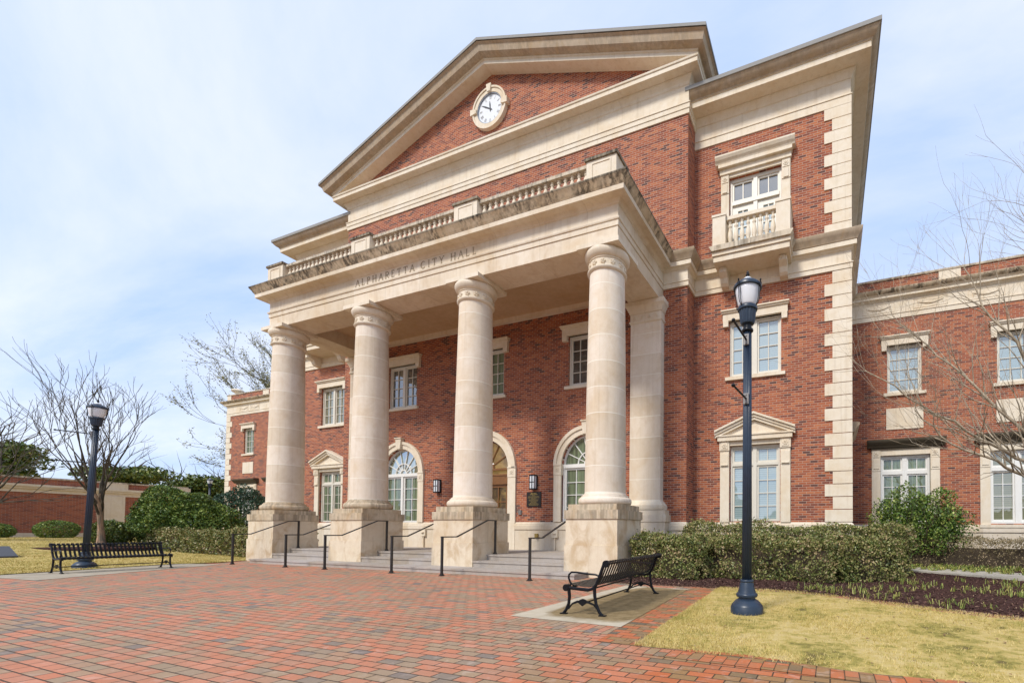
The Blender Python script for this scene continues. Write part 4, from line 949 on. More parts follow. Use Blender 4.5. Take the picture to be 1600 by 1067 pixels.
#==GROUND==
B2.location = (-17.12, 6.28, 0.012); B2.rotation_euler = (0, 0, R(181)); B2.scale = (1, .85, 1)
def smooth(t): t = min(1, max(0, t)); return t * t * (3 - 2 * t)
def hL(x): return 0.02 + 0.55 * smooth((-x - 20) / 18)
def hM(y): return 0.012 + 0.08 * smooth((y - 8) / 5)
# paving ------------------------------------------------------------
PV = [(0.0, (0.50, 0.195, 0.115)), (0.25, (0.46, 0.15, 0.075)), (0.45, (0.43, 0.175, 0.105)), (0.56, (0.33, 0.19, 0.115)), (0.7, (0.31, 0.215, 0.13)), (0.9, (0.275, 0.205, 0.135)), (0.95, (0.17, 0.15, 0.125)), (1.0, (0.14, 0.13, 0.12))]
def mat_paver(name, mode):
    q = NT(name); P = q.pos(); p = q.xyz(P)
    if mode == 'field':
        # courses along x, broken by stacked double courses as laid in the plaza
        r, rc, mo, e = bond(q, p[0], p[1], 0.205, 0.1035, 0.0105)
    elif mode == 'x':    # soldier course, long side along y
        r, rc, mo, e = bond(q, p[1], p[0], 0.2, 0.1035, 0.007)
    else:
        r, rc, mo, e = bond(q, p[0], p[1], 0.2, 0.1035, 0.007)
    r2 = q.math('ADD', r, q.math('MULTIPLY', q.math('SUBTRACT', q.noise(P, 0.55, 4), 0.5), 0.45), clamp=True)
    col = q.ramp(r2, PV, 'CONSTANT' if False else 'LINEAR')
    # wet, richer coloured patch and pale bloom on the bricks
    d = q.n('ShaderNodeVectorMath', operation='DISTANCE'); q.l(P, d.inputs[0]); d.inputs[1].default_value = (0.9, 2.3, 0)
    wet = q.math('MULTIPLY', q.ramp(q.math('ADD', d.outputs['Value'], q.math('MULTIPLY', q.noise(P, 0.9, 4), 1.5)), [(0.0, 1.0), (1.0, 0.0)]), 1.0)
    wz = q.math('SUBTRACT', 4.6, q.math('ADD', d.outputs['Value'], q.math('MULTIPLY', q.noise(P, 0.9, 4), 2.6)), clamp=True)
    if mode == 's': wz = q.math('ADD', wz, 0.9, clamp=True)
    pale = q.mix(0.14, col, (0.60, 0.37, 0.25, 1))
    rich = q.mix(1.0, col, (1.0, 0.82, 0.58, 1), 'MULTIPLY')
    col = q.mix(wz, pale, rich)
    bl = q.ramp(q.noise(P, 9, 4, 0.6, 0.6), [(0.56, 0.0), (0.66, 1.0)])
    col = q.mix(q.math('MULTIPLY', bl, 0.22), col, (0.62, 0.5, 0.44, 1))
    dk = q.ramp(q.noise(q.scale(P, (1, 1, 1), rot=(0, 0, .5)), 0.8, 6, 0.7, 1.2), [(0.47, 0.0), (0.66, 1.0)])
    col = q.mix(q.math('MULTIPLY', dk, 0.5), col, (0.26, 0.19, 0.12, 1))
    col = q.mix(0.3, col, q.ramp(q.noise(P, 60, 3), [(0.3, 0.38), (0.7, 0.62)]), 'OVERLAY')
    col = q.mix(mo, col, (0.07, 0.048, 0.03, 1))
    q.base(col, 0.8, 0.3); q.val(q.b.inputs['Roughness'], q.math('SUBTRACT', 0.82, q.math('MULTIPLY', wz, 0.3)))
    q.bump(q.math('MINIMUM', e, 0.008), 0.7, 0.8)
    return q.m
M_PAVE = mat_paver('brick_paving', 'field'); M_PAVX = mat_paver('soldier_course_across', 'x'); M_PAVS = mat_paver('soldier_course_along', 's')
def mat_ground(name, stops, sc, rough=0.95, bump=0.4, big=None):
    q = NT(name); P = q.pos(); f = q.noise(P, sc, 6, 0.65)
    if big: f = q.math('ADD', q.math('MULTIPLY', f, 0.5), q.math('MULTIPLY', q.noise(P, big, 4, 0.6, 0.5), 0.5))
    q.base(q.ramp(f, stops), rough, 0.15); q.bump(q.noise(P, sc * 3, 4), bump, 0.03); return q.m
M_LAWN = mat_ground('dormant_lawn', [(0.34, (0.13, 0.10, 0.04)), (0.42, (0.27, 0.23, 0.06)), (0.5, (0.46, 0.35, 0.12)), (0.6, (0.54, 0.42, 0.19)), (0.7, (0.3, 0.22, 0.1))], 9, big=1.4)
M_SOIL = mat_ground('bark_mulch', [(0.3, (0.028, 0.014, 0.011)), (0.55, (0.075, 0.035, 0.028)), (0.75, (0.12, 0.06, 0.05))], 22, bump=0.9)
M_CONC = mat_ground('pale_concrete', [(0.3, (0.42, 0.385, 0.31)), (0.7, (0.52, 0.48, 0.40))], 3, bump=0.15)
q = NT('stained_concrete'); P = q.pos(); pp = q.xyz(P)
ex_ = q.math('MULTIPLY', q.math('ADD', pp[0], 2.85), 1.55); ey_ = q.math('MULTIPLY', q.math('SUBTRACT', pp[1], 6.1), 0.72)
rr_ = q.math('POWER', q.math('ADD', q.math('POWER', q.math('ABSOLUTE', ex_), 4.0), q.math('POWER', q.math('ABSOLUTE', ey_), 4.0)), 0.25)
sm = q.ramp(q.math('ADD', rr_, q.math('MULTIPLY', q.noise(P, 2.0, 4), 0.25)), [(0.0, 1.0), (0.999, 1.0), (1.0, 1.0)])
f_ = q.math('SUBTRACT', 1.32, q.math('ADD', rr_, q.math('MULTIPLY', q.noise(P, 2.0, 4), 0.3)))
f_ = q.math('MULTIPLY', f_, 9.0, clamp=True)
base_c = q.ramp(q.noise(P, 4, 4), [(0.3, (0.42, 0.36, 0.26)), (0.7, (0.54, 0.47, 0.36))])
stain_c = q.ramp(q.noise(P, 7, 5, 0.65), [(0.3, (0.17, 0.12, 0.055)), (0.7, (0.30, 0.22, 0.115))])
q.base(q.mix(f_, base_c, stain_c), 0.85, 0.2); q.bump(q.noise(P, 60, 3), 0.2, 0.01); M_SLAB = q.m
def poly(name, pts, z, mat, label=None, th=0.0):
    m = MB()
    if th: m.extrude(pts, z - th, z, 'z')
    else: m.face([(x, y, z) for x, y in pts])
    o = m.build(name, mat); return tag(o, label, kind='structure')
M_FAR = mat_ground('far_ground', [(0.3, (0.10, 0.10, 0.045)), (0.7, (0.2, 0.19, 0.08))], 0.6)
poly('ground', [(-700, -700), (700, -700), (700, 700), (-700, 700)], -0.06, M_FAR)
poly('plaza', [(-60, -30), (14, -30), (14, 12.0), (-60, 12.0)], 0.0, M_PAVE, 'brick paved plaza in front of the steps')
poly('bench_slab', [(-3.80, 4.42), (-2.21, 4.36), (-2.48, 7.68), (-3.80, 7.72)], 0.006, M_SLAB)
poly('bench_pad', [(-15.15, 3.75), (-17.2, 7.5), (-18.5, 7.2), (-17.4, 3.6)], 0.006, mat_ground('worn_concrete', [(0.3, (0.30, 0.255, 0.19)), (0.7, (0.43, 0.38, 0.30))], 2.5, bump=0.15))
poly('paving_border', [(-2.15, 3.72), (-1.66, 3.70), (-1.95, 8.0), (-2.49, 8.0)], 0.005, M_PAVS)
poly('paving_border', [(-3.8, 4.005), (-3.8, 4.415), (-2.22, 4.355), (-2.19, 4.005)], 0.004, M_PAVX)
poly('paving_border', [(-5.2, 3.70), (-1.9, 3.70), (14, 3.2), (14, 2.99), (-1.9, 3.49), (-5.2, 3.49)], 0.0045, M_PAVX)
# lawns --------------------------------------------------------------
def top_edge(x):
    K = [(-2.05, 7.98), (-1.2, 8.05), (-0.5, 8.03), (0.2, 7.72), (0.84, 7.3), (1.5, 6.93), (2.3, 6.55), (3.6, 6.05), (5, 5.65), (14, 4.4)]
    for a, b in zip(K, K[1:]):
        if a[0] <= x <= b[0]: return a[1] + (b[1] - a[1]) * (x - a[0]) / (b[0] - a[0])
    return K[-1][1]
def bot_edge(x): return 3.92 - 0.03 * (x + 1.95) if x < 0.8 else 3.837 - .05 * (x - .8) - .0
def bot_edge(x): return 3.705 - 0.0315 * (x + 1.9)
xs = [-1.95 + i * .28 for i in range(58)]
def shx(x, y): return .25 * min(1, max(0, 1 - (y - 3.7) / 4)) * min(1, max(0, (1 - x) / 2.95))
def strip(name, xs, f0, f1, hz, mat, nj=14, label=None, skirt=True):
    m = MB(); n = len(xs)
    for x in xs:
        for j in range(nj + 1):
            y = f0(x) + (f1(x) - f0(x)) * j / nj; m.v.append((x + (shx(x, y) if name == 'lawn' else 0), y, hz(x, y) if not (skirt and j in (0, nj)) else hz(x, y) - .03))
    for i in range(n - 1):
        for j in range(nj):
            a = i * (nj + 1) + j; m.f.append((a, a + nj + 1, a + nj + 2, a + 1))
    return tag(m.build(name, mat, None, 'all'), label, kind='structure')
strip('lawn', xs, bot_edge, top_edge, lambda x, y: .022 + .006 * math.sin(x * 3 + y * 2), M_LAWN, label='dormant yellow lawn around the right lamp')
strip('mulch_bed', [-4.6 + i * .4 for i in range(48)], lambda x: top_edge(x) if x > -2.0 else 7.98, lambda x: 16.5 if x > .3 else 12.9, lambda x, y: hM(y), M_SOIL, 20)
def xeL(y):
    K = [(3.2, -17.2), (3.6, -17.4), (7.2, -18.5), (7.5, -17.9), (8.6, -18.5), (30, -18.6)]
    for a, b in zip(K, K[1:]):
        if a[0] <= y <= b[0]: return a[1] + (b[1] - a[1]) * (y - a[0]) / (b[0] - a[0])
    return -18.6
m = MB(); ys = [3.2 + .35 * i for i in range(40)] + [18 + 4 * i for i in range(12)]
for y in ys:
    x1 = xeL(y)
    for j in range(31):
        x = x1 + (-75 - x1) * (j / 30) ** 1.6; m.v.append((x, y, hL(x) + (.0 if y > 3.3 else -.1)))
for i in range(len(ys) - 1):
    for j in range(30): a = i * 31 + j; m.f.append((a, a + 1, a + 32, a + 31))
tag(m.build('lawn', M_LAWN, None, 'all'), 'dormant yellow lawn rising to the brick garden wall on the left', kind='structure')
poly('walkway', [(-3.6, 14.9), (0.9, 14.4), (2.5, 13.6), (4.65, 12.6), (9, 9.5), (8.2, 8.4), (3.86, 11.3), (1.0, 13.1), (-3.6, 13.3)], .125, M_CONC, 'pale concrete walkway curving behind the hedge', .06)
m = MB(); c0 = (-28.4, 8.6); m.extrude([(c0[0] + 2.4 * math.cos(a * math.pi / 12) * (1 + .06 * math.sin(a * 2.3)), c0[1] + 1.6 * math.sin(a * math.pi / 12)) for a in range(24)], hL(-28) - .02, hL(-28) + .05, 'z')
tag(m.build('mulch_ring', M_SOIL), kind='structure')
# grass blades
def blades(name, F, n, h, w_, mat, label, zf):
    P = F(n); th_ = wob(np.column_stack([P, P[:, 0] * 0]), 1.9, 3) + .5 * wob(np.column_stack([P, P[:, 1] * 0]), 7, 4); P = P[RNG.random(len(P)) < np.clip(.85 + .9 * th_, .25, 1)]; n = len(P); base = np.column_stack([P, zf(P)]); a = RNG.uniform(0, 6.28, n); hh = h * RNG.uniform(.5, 1.3, n) * np.where(RNG.random(n) < .12, 1.7, 1)
    d = np.column_stack([np.cos(a), np.sin(a), np.zeros(n)]) * w_; lean = RNG.normal(size=(n, 2)) * hh[:, None] * .55
    tip = base + np.column_stack([lean, hh])
    V = np.stack([base - d, base + d, tip], 1)
    return tag(link(name, quads_mesh(name, V, mat, 3)), label, 'grass', kind='stuff')
M_BLADE = mat_leaf('grass_blades', [(0.0, (0.22, 0.23, 0.05)), (0.22, (0.34, 0.30, 0.07)), (0.45, (0.52, 0.40, 0.12)), (0.8, (0.66, 0.52, 0.23)), (1.0, (0.38, 0.26, 0.11))], .7, .55, 1.9)
def FR(n):
    x = -1.965 + 11 * RNG.random(n) ** 1.5; lo = 3.68 - .0315 * (x + 1.9) - .02 * np.sin(x * 9); hi = np.array([top_edge(t) for t in x]) + .05; y = lo + (hi - lo) * RNG.random(n); return np.column_stack([x + np.array([shx(a, b) for a, b in zip(x, y)]), y])
blades('lawn_grass', FR, 120000, .024, .0032, M_BLADE, 'short yellow dormant grass on the right lawn', lambda P: np.full(len(P), .018))
M_BLADE2 = mat_leaf('left_grass_blades', [(0.0, (0.26, 0.24, 0.05)), (0.4, (0.45, 0.36, 0.10)), (1.0, (0.58, 0.45, 0.17))], .7, .4, .5)
def FL(n):
    y = 3.4 + 8 * RNG.random(n); xe = np.array([xeL(t) for t in y]); x = xe - 19 * RNG.random(n) ** 1.3; return np.column_stack([x, y])
blades('lawn_grass', FL, 60000, .03, .007, M_BLADE2, 'short yellow dormant grass on the left lawn', lambda P: np.array([hL(t) for t in P[:, 0]]))
M_DEAD = mat_leaf('dead_leaf', [(0, (0.10, 0.05, 0.025)), (.6, (0.24, 0.13, 0.06)), (1, (0.4, 0.28, 0.15))], .7)
n = 260; x = RNG.uniform(-1.9, 7, n); lo = 3.705 - .0315 * (x + 1.9); hi = np.array([top_edge(t) for t in x]); y = lo + (hi - lo) * RNG.random(n) ** .8; x = x + .1
x2 = RNG.uniform(-13, -2, 90); y2 = RNG.uniform(5.5, 8.1, 90); P = np.vstack([np.column_stack([x, y, np.full(n, .04)]), np.column_stack([x2, y2, np.full(90, .012)])])
tag(link('fallen_leaves', quads_mesh('fallen_leaves', leaves(P, .038, np.array([[0, 0, 2.5]]), .4, .6), M_DEAD)), 'small brown fallen leaves scattered on the lawn and paving', 'fallen leaves', kind='stuff')
# mulch chips and sprouts
M_CHIP = mat_leaf('bark_chips', [(0, (0.03, 0.015, 0.012)), (.5, (0.09, 0.042, 0.032)), (.9, (0.17, 0.09, 0.065)), (1, (0.35, 0.24, 0.15))], .9)
n = 26000; x = -4.5 + 13 * RNG.random(n) ** 1.2; lo = np.array([top_edge(t) if t > -2 else 7.98 for t in x]); y = lo + (13.2 - lo) * RNG.random(n) ** 1.6
P = np.column_stack([x, y, np.array([hM(t) for t in y]) + .012 * RNG.random(n)])
tag(link('mulch_chips', quads_mesh('mulch_chips', leaves(P, .045, np.array([[0, 0, 1.0]]), .45, .35), M_CHIP)), 'dark red bark chips covering the planting bed', 'mulch', kind='stuff')
M_SPROUT = mat_leaf('sprout_leaf', [(0, (0.10, 0.17, 0.025)), (.5, (0.24, 0.28, 0.05)), (1, (0.45, 0.38, 0.12))], .5)
def sprouts(name, centres, label, nb=9, L=.17, wd=.006):
    V = []
    for cx_, cy_, cz_ in centres:
        for k in range(nb):
            a = RNG.uniform(0, 6.28); l_ = L * RNG.uniform(.35, 1.25); sp = RNG.uniform(.3, 1.25); b = np.array([cx_ + RNG.normal() * .02, cy_ + RNG.normal() * .02, cz_]); d = np.array([math.cos(a), math.sin(a), 0]); s = np.array([-math.sin(a), math.cos(a), 0]) * wd
            m1 = b + d * l_ * sp * .4 + np.array([0, 0, l_ * .7]); t_ = b + d * l_ * sp + np.array([0, 0, l_ * (.95 - .6 * sp)])
            V.append([b - s, b + s, m1 + s, m1 - s]); V.append([m1 - s, m1 + s, t_ + s * .1, t_ - s * .1])
    return tag(link(name, quads_mesh(name, np.array(V), M_SPROUT)), label, 'bulb leaves', kind='stuff')
cs = []
while len(cs) < 330:
    x = RNG.uniform(-.6, 6.5); y = RNG.uniform(6.4, 11.0)
    if y > top_edge(x) + .15 and not (x < .7 and y > 9.0) and math.sin(x * 2.1) + math.sin(y * 3.3 + x) > -.7: cs.append((x, y, hM(y)))
sprouts('bulb_leaves', cs, 'pale green bulb leaves sprouting from the bark bed in front of the walkway', 7, .13, .0045)
cs = [(x, RNG.uniform(13.2, 15.6) - .25 * x, .09) for x in RNG.uniform(1.6, 8.5, 330)]
sprouts('ground_cover', cs, 'bright green sprouts between the walkway and the right wing', 10, .15, .012)
# ------------------------------------------------------------------ planting
M_TWIG = mat_ground('twiggy_brown', [(0.3, (0.06, 0.045, 0.03)), (0.7, (0.12, 0.09, 0.06))], 30)
L_HEDGE = mat_leaf('hedge_leaf', [(0, (0.04, 0.07, 0.018)), (.3, (0.12, 0.15, 0.035)), (.55, (0.23, 0.24, 0.07)), (.75, (0.36, 0.29, 0.13)), (1, (0.50, 0.32, 0.20))], .42, .35, 3.0)
L_HOLLY = mat_leaf('holly_leaf', [(0, (0.025, 0.06, 0.012)), (.4, (0.08, 0.15, 0.025)), (.75, (0.20, 0.28, 0.05)), (1, (0.42, 0.44, 0.10))], .48, .2, 2.0)
L_BLUE = mat_leaf('blue_green_leaf', [(0, (0.02, 0.05, 0.025)), (.6, (0.05, 0.105, 0.055)), (1, (0.12, 0.19, 0.10))], .35, .2)
L_MAG = mat_leaf('magnolia_leaf', [(0, (0.035, 0.07, 0.012)), (.5, (0.10, 0.15, 0.025)), (.85, (0.24, 0.25, 0.06)), (1, (0.38, 0.3, 0.12))], .3, .25)
L_DRY = mat_leaf('dry_shrub_leaf', [(0, (0.14, 0.12, 0.05)), (.4, (0.24, 0.19, 0.09)), (.8, (0.36, 0.27, 0.15)), (1, (0.42, 0.27, 0.2))], .6, .3, 1.3)
L_BUD = mat_leaf('olive_bud', [(0, (0.16, 0.15, 0.06)), (.5, (0.33, 0.31, 0.11)), (1, (0.5, 0.44, 0.18))], .6, .4, .5)
def hedge(name, label, boxes, n, size, mat, amp=.13, cat='hedge'):
    t = empty(name, (boxes[0][0], boxes[0][1], 0), label, cat); Vs = []; core = MB()
    A = [b[2] * b[3] * 1.2 + 2 * (b[2] + b[3]) * (b[6] - b[5]) for b in boxes]; tot = sum(A); r = random.Random(1)
    for (cx_, cy_, lx, ly, rot, z0, z1), a_ in zip(boxes, A):
        k = int(n * a_ / tot); h_ = z1 - z0
        ar = np.array([lx * ly * 1.2, lx * h_, lx * h_, ly * h_, ly * h_]); fidx = RNG.choice(5, k, p=ar / ar.sum()); u, v = RNG.random(k) * 2 - 1, RNG.random(k) * 2 - 1
        P = np.zeros((k, 3)); N = np.zeros((k, 3))
        for f in range(5):
            s = fidx == f
            if f == 0: P[s] = np.column_stack([u[s], v[s], np.ones(s.sum())]); N[s] = (0, 0, 1)
            elif f < 3: sg = -1 if f == 1 else 1; P[s] = np.column_stack([u[s], np.full(s.sum(), sg), v[s]]); N[s] = (0, sg, 0)
            else: sg = -1 if f == 3 else 1; P[s] = np.column_stack([np.full(s.sum(), sg), u[s], v[s]]); N[s] = (sg, 0, 0)
        e = np.abs(P); edge = np.sort(e, axis=1)[:, 1] ** 8; P *= (1 - .06 * edge)[:, None]
        P *= np.array([lx / 2, ly / 2, h_ / 2]); dpt = RNG.exponential(.075, k) - np.where(RNG.random(k) < .07, RNG.random(k) * .12, 0); P -= N * dpt[:, None]
        P += N * (wob(P + cx_, 2.2, 5) * amp + wob(P + cy_, 8, 9) * amp * .75)[:, None]
        c, s_ = math.cos(rot), math.sin(rot); Rm = np.array([[c, s_, 0], [-s_, c, 0], [0, 0, 1]])
        P = P @ Rm + np.array([cx_, cy_, (z0 + z1) / 2]); N = N @ Rm
        P = P[P[:, 2] > z0]; gap = wob(P, 6.5, 21) + .6 * wob(P, 15, 22); P = P[RNG.random(len(P)) < np.clip(.95 + 1.1 * gap, .18, 1)]
        Vs.append(leaves(P, size, None, 1.0, .55))
        q0 = [(-lx / 2 + .28, -ly / 2 + .28), (lx / 2 - .28, -ly / 2 + .28), (lx / 2 - .28, ly / 2 - .28), (-lx / 2 + .28, ly / 2 - .28)]
        core.extrude([(cx_ + x * c - y * s_, cy_ + x * s_ + y * c) for x, y in q0], z0, z1 - .26, 'z')
    off = np.array([boxes[0][0], boxes[0][1], 0]); V = np.concatenate(Vs) - off
    link('foliage', quads_mesh('foliage', V, mat), t); core.build('branches', M_TWIG, t, off=off); return t  # branches is a solid brown core added as dark depth behind leaf gaps
hedge('hedge', 'long clipped hedge with pinkish tips, nearest the lawn to the right of the steps', [(-1.9, 10.35, 4.3, 1.6, 0, 0, .93), (-3.55, 10.05, 1.85, 1.95, 0, 0, .90), (.52, 10.75, 1.5, 1.5, .55, 0, .93)], 95000, .055, L_HEDGE, .16)
hedge('hedge', 'rear hedge against the brick wall behind the right lamp', [(-1.3, 11.95, 5.4, .9, 0, .02, 1.27), (1.35, 11.7, .9, 1.1, .2, .02, 1.24)], 38000, .058, L_HEDGE)
hedge('hedge', 'clipped green and tan hedge running left from the leftmost pedestal', [(-23.2, 10.3, 9.0, 1.7, 0, .05, 1.02)], 56000, .07, L_HEDGE)
hedge('hedge', 'dark green hedge in front of the left wing windows', [(-24.5, 13.4, 10.5, 1.1, 0, .1, 1.2)], 22000, .06, L_HOLLY)
hedge('hedge', 'low dry straw-coloured hedge below the right wing windows', [(3.6, 14.6, 3.6, .8, -.12, .1, .92), (7.0, 14.0, 3.4, .8, -.2, .1, .92)], 26000, .045, L_DRY, .13)
def leafcloud(c, r, n, size, seed, fill=.35, amp=.22, sc=2.4, zcut=-.85):
    d = RNG.normal(size=(n, 3)); d /= np.linalg.norm(d, axis=1, keepdims=True)
    rad = (1 + amp * wob(d * 2.2 + seed, sc, seed)) * (1 - fill * RNG.random(n) ** 2.2)
    P = d * rad[:, None]; P = P[P[:, 2] > zcut]; P = P * np.array(r) + np.array(c); return leaves(P, size, None, 1, .55)
def tube_tree(mb, p, d, L, r, depth, rs, spread=.5, segs=4, upb=.08, kids=3, shrink=.66, tips=None, minr=.004, curve=.12, n=5):
    p = Vector(p); d = Vector(d).normalized(); pts = [p.copy()]; rad = [r]; dirs = [d.copy()]
    for i in range(segs):
        d = (d + Vector((rs.gauss(0, curve), rs.gauss(0, curve), rs.gauss(0, curve) + upb))).normalized(); p = p + d * L / segs
        pts.append(p.copy()); dirs.append(d.copy()); rad.append(max(minr, r * (1 - .5 * (i + 1) / segs)) if depth > 0 else max(minr * .6, r * (1 - .9 * (i + 1) / segs)))
    mb.tube(pts, rad, n if depth > 1 else max(3, n - 2), cap=False)
    if tips is not None and depth <= 1: tips += [tuple(q_) for q_ in pts[1:]]
    if depth <= 0: return
    for k in range(kids + (1 if rs.random() < .4 else 0)):
        i = rs.randint(max(1, segs // 2), segs) if k else segs; b = pts[i]; dd = dirs[i]
        o = dd.orthogonal().normalized(); o.rotate(Matrix.Rotation(rs.uniform(0, 6.28), 3, dd)); nd = (dd + o * spread * rs.uniform(.5, 1.25)).normalized()
        tube_tree(mb, b, nd, L * shrink * rs.uniform(.75, 1.2), max(minr, rad[i] * rs.uniform(.6, .85)), depth - 1, rs, spread, segs, upb, kids, shrink, tips, minr, curve, n)
def bush(name, label, c, r, n, size, mat, seed, group=None, zcut=-.85, amp=.22, fill=.35, multi=None):
    t = empty(name, (c[0], c[1], 0 if multi is None else 0), label, 'bush' if 'tree' not in name else 'tree', group)
    off = np.array([c[0], c[1], 0.0]); cl = [(c, r, n)] + (multi or [])
    V = np.concatenate([leafcloud(a, b, k, size, seed + i, fill, amp, zcut=zcut) for i, (a, b, k) in enumerate(cl)]) - off
    link('foliage', quads_mesh('foliage', V, mat), t); rs = random.Random(seed); m = MB(); z0 = c[2] - r[2] * .95
    for k in range(7):
        a = rs.uniform(0, 6.28); tube_tree(m, (.08 * math.cos(a), .08 * math.sin(a), z0), (math.cos(a) * .6, math.sin(a) * .6, 1), r[2] * 1.0, .03, 2, rs, .5, 3, .05, 2, .6)
    m.build('stems', M_TWIG, t); return t
bush('holly_bush', 'big rounded holly bush with glossy leaves, largest of those left of the building', (-27.6, 10.6, 1.65), (1.6, 1.4, 1.22), 26000, .095, L_HOLLY, 11, amp=.24, fill=.3, multi=[((-26.6, 11.0, 1.2), (1.3, 1.1, 1.0), 9000), ((-29.0, 10.4, 1.1), (1.0, .9, .9), 7000)])
bush('holly_bush', 'darker blue-green bush between the big holly and the left wing corner', (-28.0, 13.0, 1.6), (1.35, 1.2, 1.45), 17000, .09, L_BLUE, 13, amp=.2, fill=.3)
bush('shrub', 'small yellow-green shrub at the left foot of the big holly', (-28.9, 9.0, .85), (.8, .6, .55), 6000, .08, L_MAG, 15)
bush('holly_bush', 'open glossy holly bush under the nearest window of the right wing', (2.55, 14.75, 1.38), (1.02, .65, 1.1), 10000, .075, L_HOLLY, 17, amp=.32, fill=.65, multi=[((1.8, 14.8, 1.2), (.75, .5, .85), 3500), ((3.2, 14.7, 1.2), (.65, .5, .75), 3200)])
bush('shrub', 'dark green rounded shrub at the right edge beneath the second wing window', (6.0, 14.7, .95), (.65, .6, .5), 4500, .06, L_HOLLY, 19)
for i, (x, y, s, lb) in enumerate(((-38.4, 8.35, .75, 'dark box shrub farthest left along the garden wall'), (-37.0, 9.75, .95, 'green box shrub in the middle of the garden wall'), (-36.4, 11.2, .7, 'small box shrub just left of the leaning lamp post'))):
    bush('box_shrub', lb, (x, y, hL(x) + .42 * s), (.85 * s, .75 * s, .5 * s), 5200, .07, L_HOLLY, 30 + i, 'box shrubs along the garden wall', amp=.06, fill=.15)
def evergreen(label, c, r, n, size, mat, seed, multi=None, name='magnolia_tree'):
    t = empty(name, (c[0], c[1], 0), label, 'tree'); off = np.array([c[0], c[1], 0.0]); Vs = []; rs = random.Random(seed)
    for k in range(14 if not multi else multi):
        d = Vector((rs.gauss(0, 1), rs.gauss(0, 1), rs.gauss(0, .8))).normalized() * rs.uniform(.35, .95); cc = (c[0] + d.x * r[0], c[1] + d.y * r[1], c[2] + d.z * r[2]); q_ = rs.uniform(.28, .5)
        Vs.append(leafcloud(cc, (r[0] * q_, r[1] * q_, r[2] * q_ * .8), n // 14, size, seed + k, .8, .3, zcut=-1.2))
    link('crown', quads_mesh('crown', np.concatenate(Vs) - off, mat), t); m = MB()
    m.tube([(0, 0, 0), (.1, .05, c[2] * .5), (0, 0, c[2] + r[2] * .5)], [.22, .17, .05], 8)
    for k in range(9): a = rs.uniform(0, 6.28); tube_tree(m, (0, 0, c[2] - r[2] * .5 + k * r[2] * .12), (math.cos(a), math.sin(a), .5), r[0] * .8, .06, 1, rs, .5, 3)
    m.build('trunk', M_TWIG, t, True); return t
evergreen('broad evergreen crown rising behind the garden wall at the far left', (-47.5, 9.8, 4.6), (3.0, 3.0, 1.9), 12000, .22, L_MAG, 41)
evergreen('evergreen crown behind the bare tree, above the garden wall', (-47.0, 15.2, 4.5), (2.2, 2.2, 1.3), 8000, .2, L_MAG, 43)
evergreen('olive magnolia showing behind the top of the big holly', (-51, 19.4, 4.0), (3.0, 2.6, 2.0), 11000, .24, L_MAG, 45)
evergreen('tall magnolia beside the left wing corner, behind the far street lamp', (-50.6, 22.4, 4.3), (2.9, 2.9, 2.3), 13000, .25, L_MAG, 47)
evergreen('low evergreen behind the right end of the garden wall', (-49.5, 16.4, 3.2), (2.4, 2.2, 1.5), 8000, .22, L_HOLLY, 49)
def mat_bark(name, a, b, sc=6):
    q = NT(name); P = q.pos(); f = q.noise(q.scale(P, (1, 1, .4)), sc, 5, .6, .5); q.base(q.ramp(f, [(0.4, a), (.6, b)]), .75, .25); q.bump(q.noise(P, sc * 4, 3), .3, .02); return q.m
M_MYRTLE = mat_bark('mottled_myrtle_bark', (0.20, 0.16, 0.115), (0.43, 0.27, 0.17))
M_PALEB = mat_bark('pale_bark', (0.30, 0.25, 0.18), (0.48, 0.40, 0.29), 9)
M_MIDB = mat_bark('grey_brown_bark', (0.12, 0.10, 0.075), (0.25, 0.2, 0.15))
M_DARKB = mat_bark('dark_bark', (0.05, 0.045, 0.035), (0.13, 0.11, 0.08))
def bare(label, base, stems, seed, bark, depth=4, L=1.7, r=.13, spread=.42, name='crape_myrtle', kids=3, shrink=.72, upb=.05, minr=.006, lean=None, trunkL=2.0, bark2=None, segs=4, tilt=.22, curve=.12):
    t = empty(name, base, label, 'tree'); rs = random.Random(seed); tr, cr_ = MB(), MB(); tips = []
    for k in range(stems):
        a = k * 6.28 / stems + rs.uniform(-.3, .3); d = Vector((math.cos(a) * tilt, math.sin(a) * tilt, 1)) + (Vector(lean) if lean else Vector((0, 0, 0))); d.normalize()
        pts = [Vector((math.cos(a) * .12, math.sin(a) * .12, -.05))]; rad = [r * 1.15]; dd = d.copy()
        for i in range(5): dd = (dd + Vector((rs.gauss(0, .07), rs.gauss(0, .07), .02))).normalized(); pts.append(pts[-1] + dd * trunkL / 5); rad.append(r * (1 - .06 * (i + 1)))
        tr.tube(pts, rad, 9)
        for j in range(5):
            o = dd.orthogonal().normalized(); o.rotate(Matrix.Rotation(rs.uniform(0, 6.28), 3, dd)); nd = (dd + o * spread * rs.uniform(.3, 1.3)).normalized()
            tube_tree(cr_, pts[-1 - (j % 3)], nd, L * rs.uniform(.85, 1.2), r * .5, depth, rs, spread, segs, upb, kids, shrink, tips, minr, curve)
    tr.build('trunk', bark, t, True); cr_.build('branches', bark2 or bark, t, 'all'); return t, tips
bare('bare vase-shaped crape myrtle with mottled trunks behind the leaning lamp', (-28.4, 8.6, hL(-28.4)), 2, 5, M_MYRTLE, 4, 1.72, .095, .44, kids=2, shrink=.72, upb=.045, minr=.0075, trunkL=2.3, bark2=M_DARKB, tilt=.1, curve=.06, segs=6)
bare('bare crape myrtle at the left edge of the lawn, mostly out of frame', (-34.8, 6.2, hL(-34.8)), 3, 8, M_MYRTLE, 3, 2.1, .13, .55, kids=2, shrink=.72, upb=.03, minr=.012, trunkL=1.4, bark2=M_DARKB, curve=.07, segs=6)
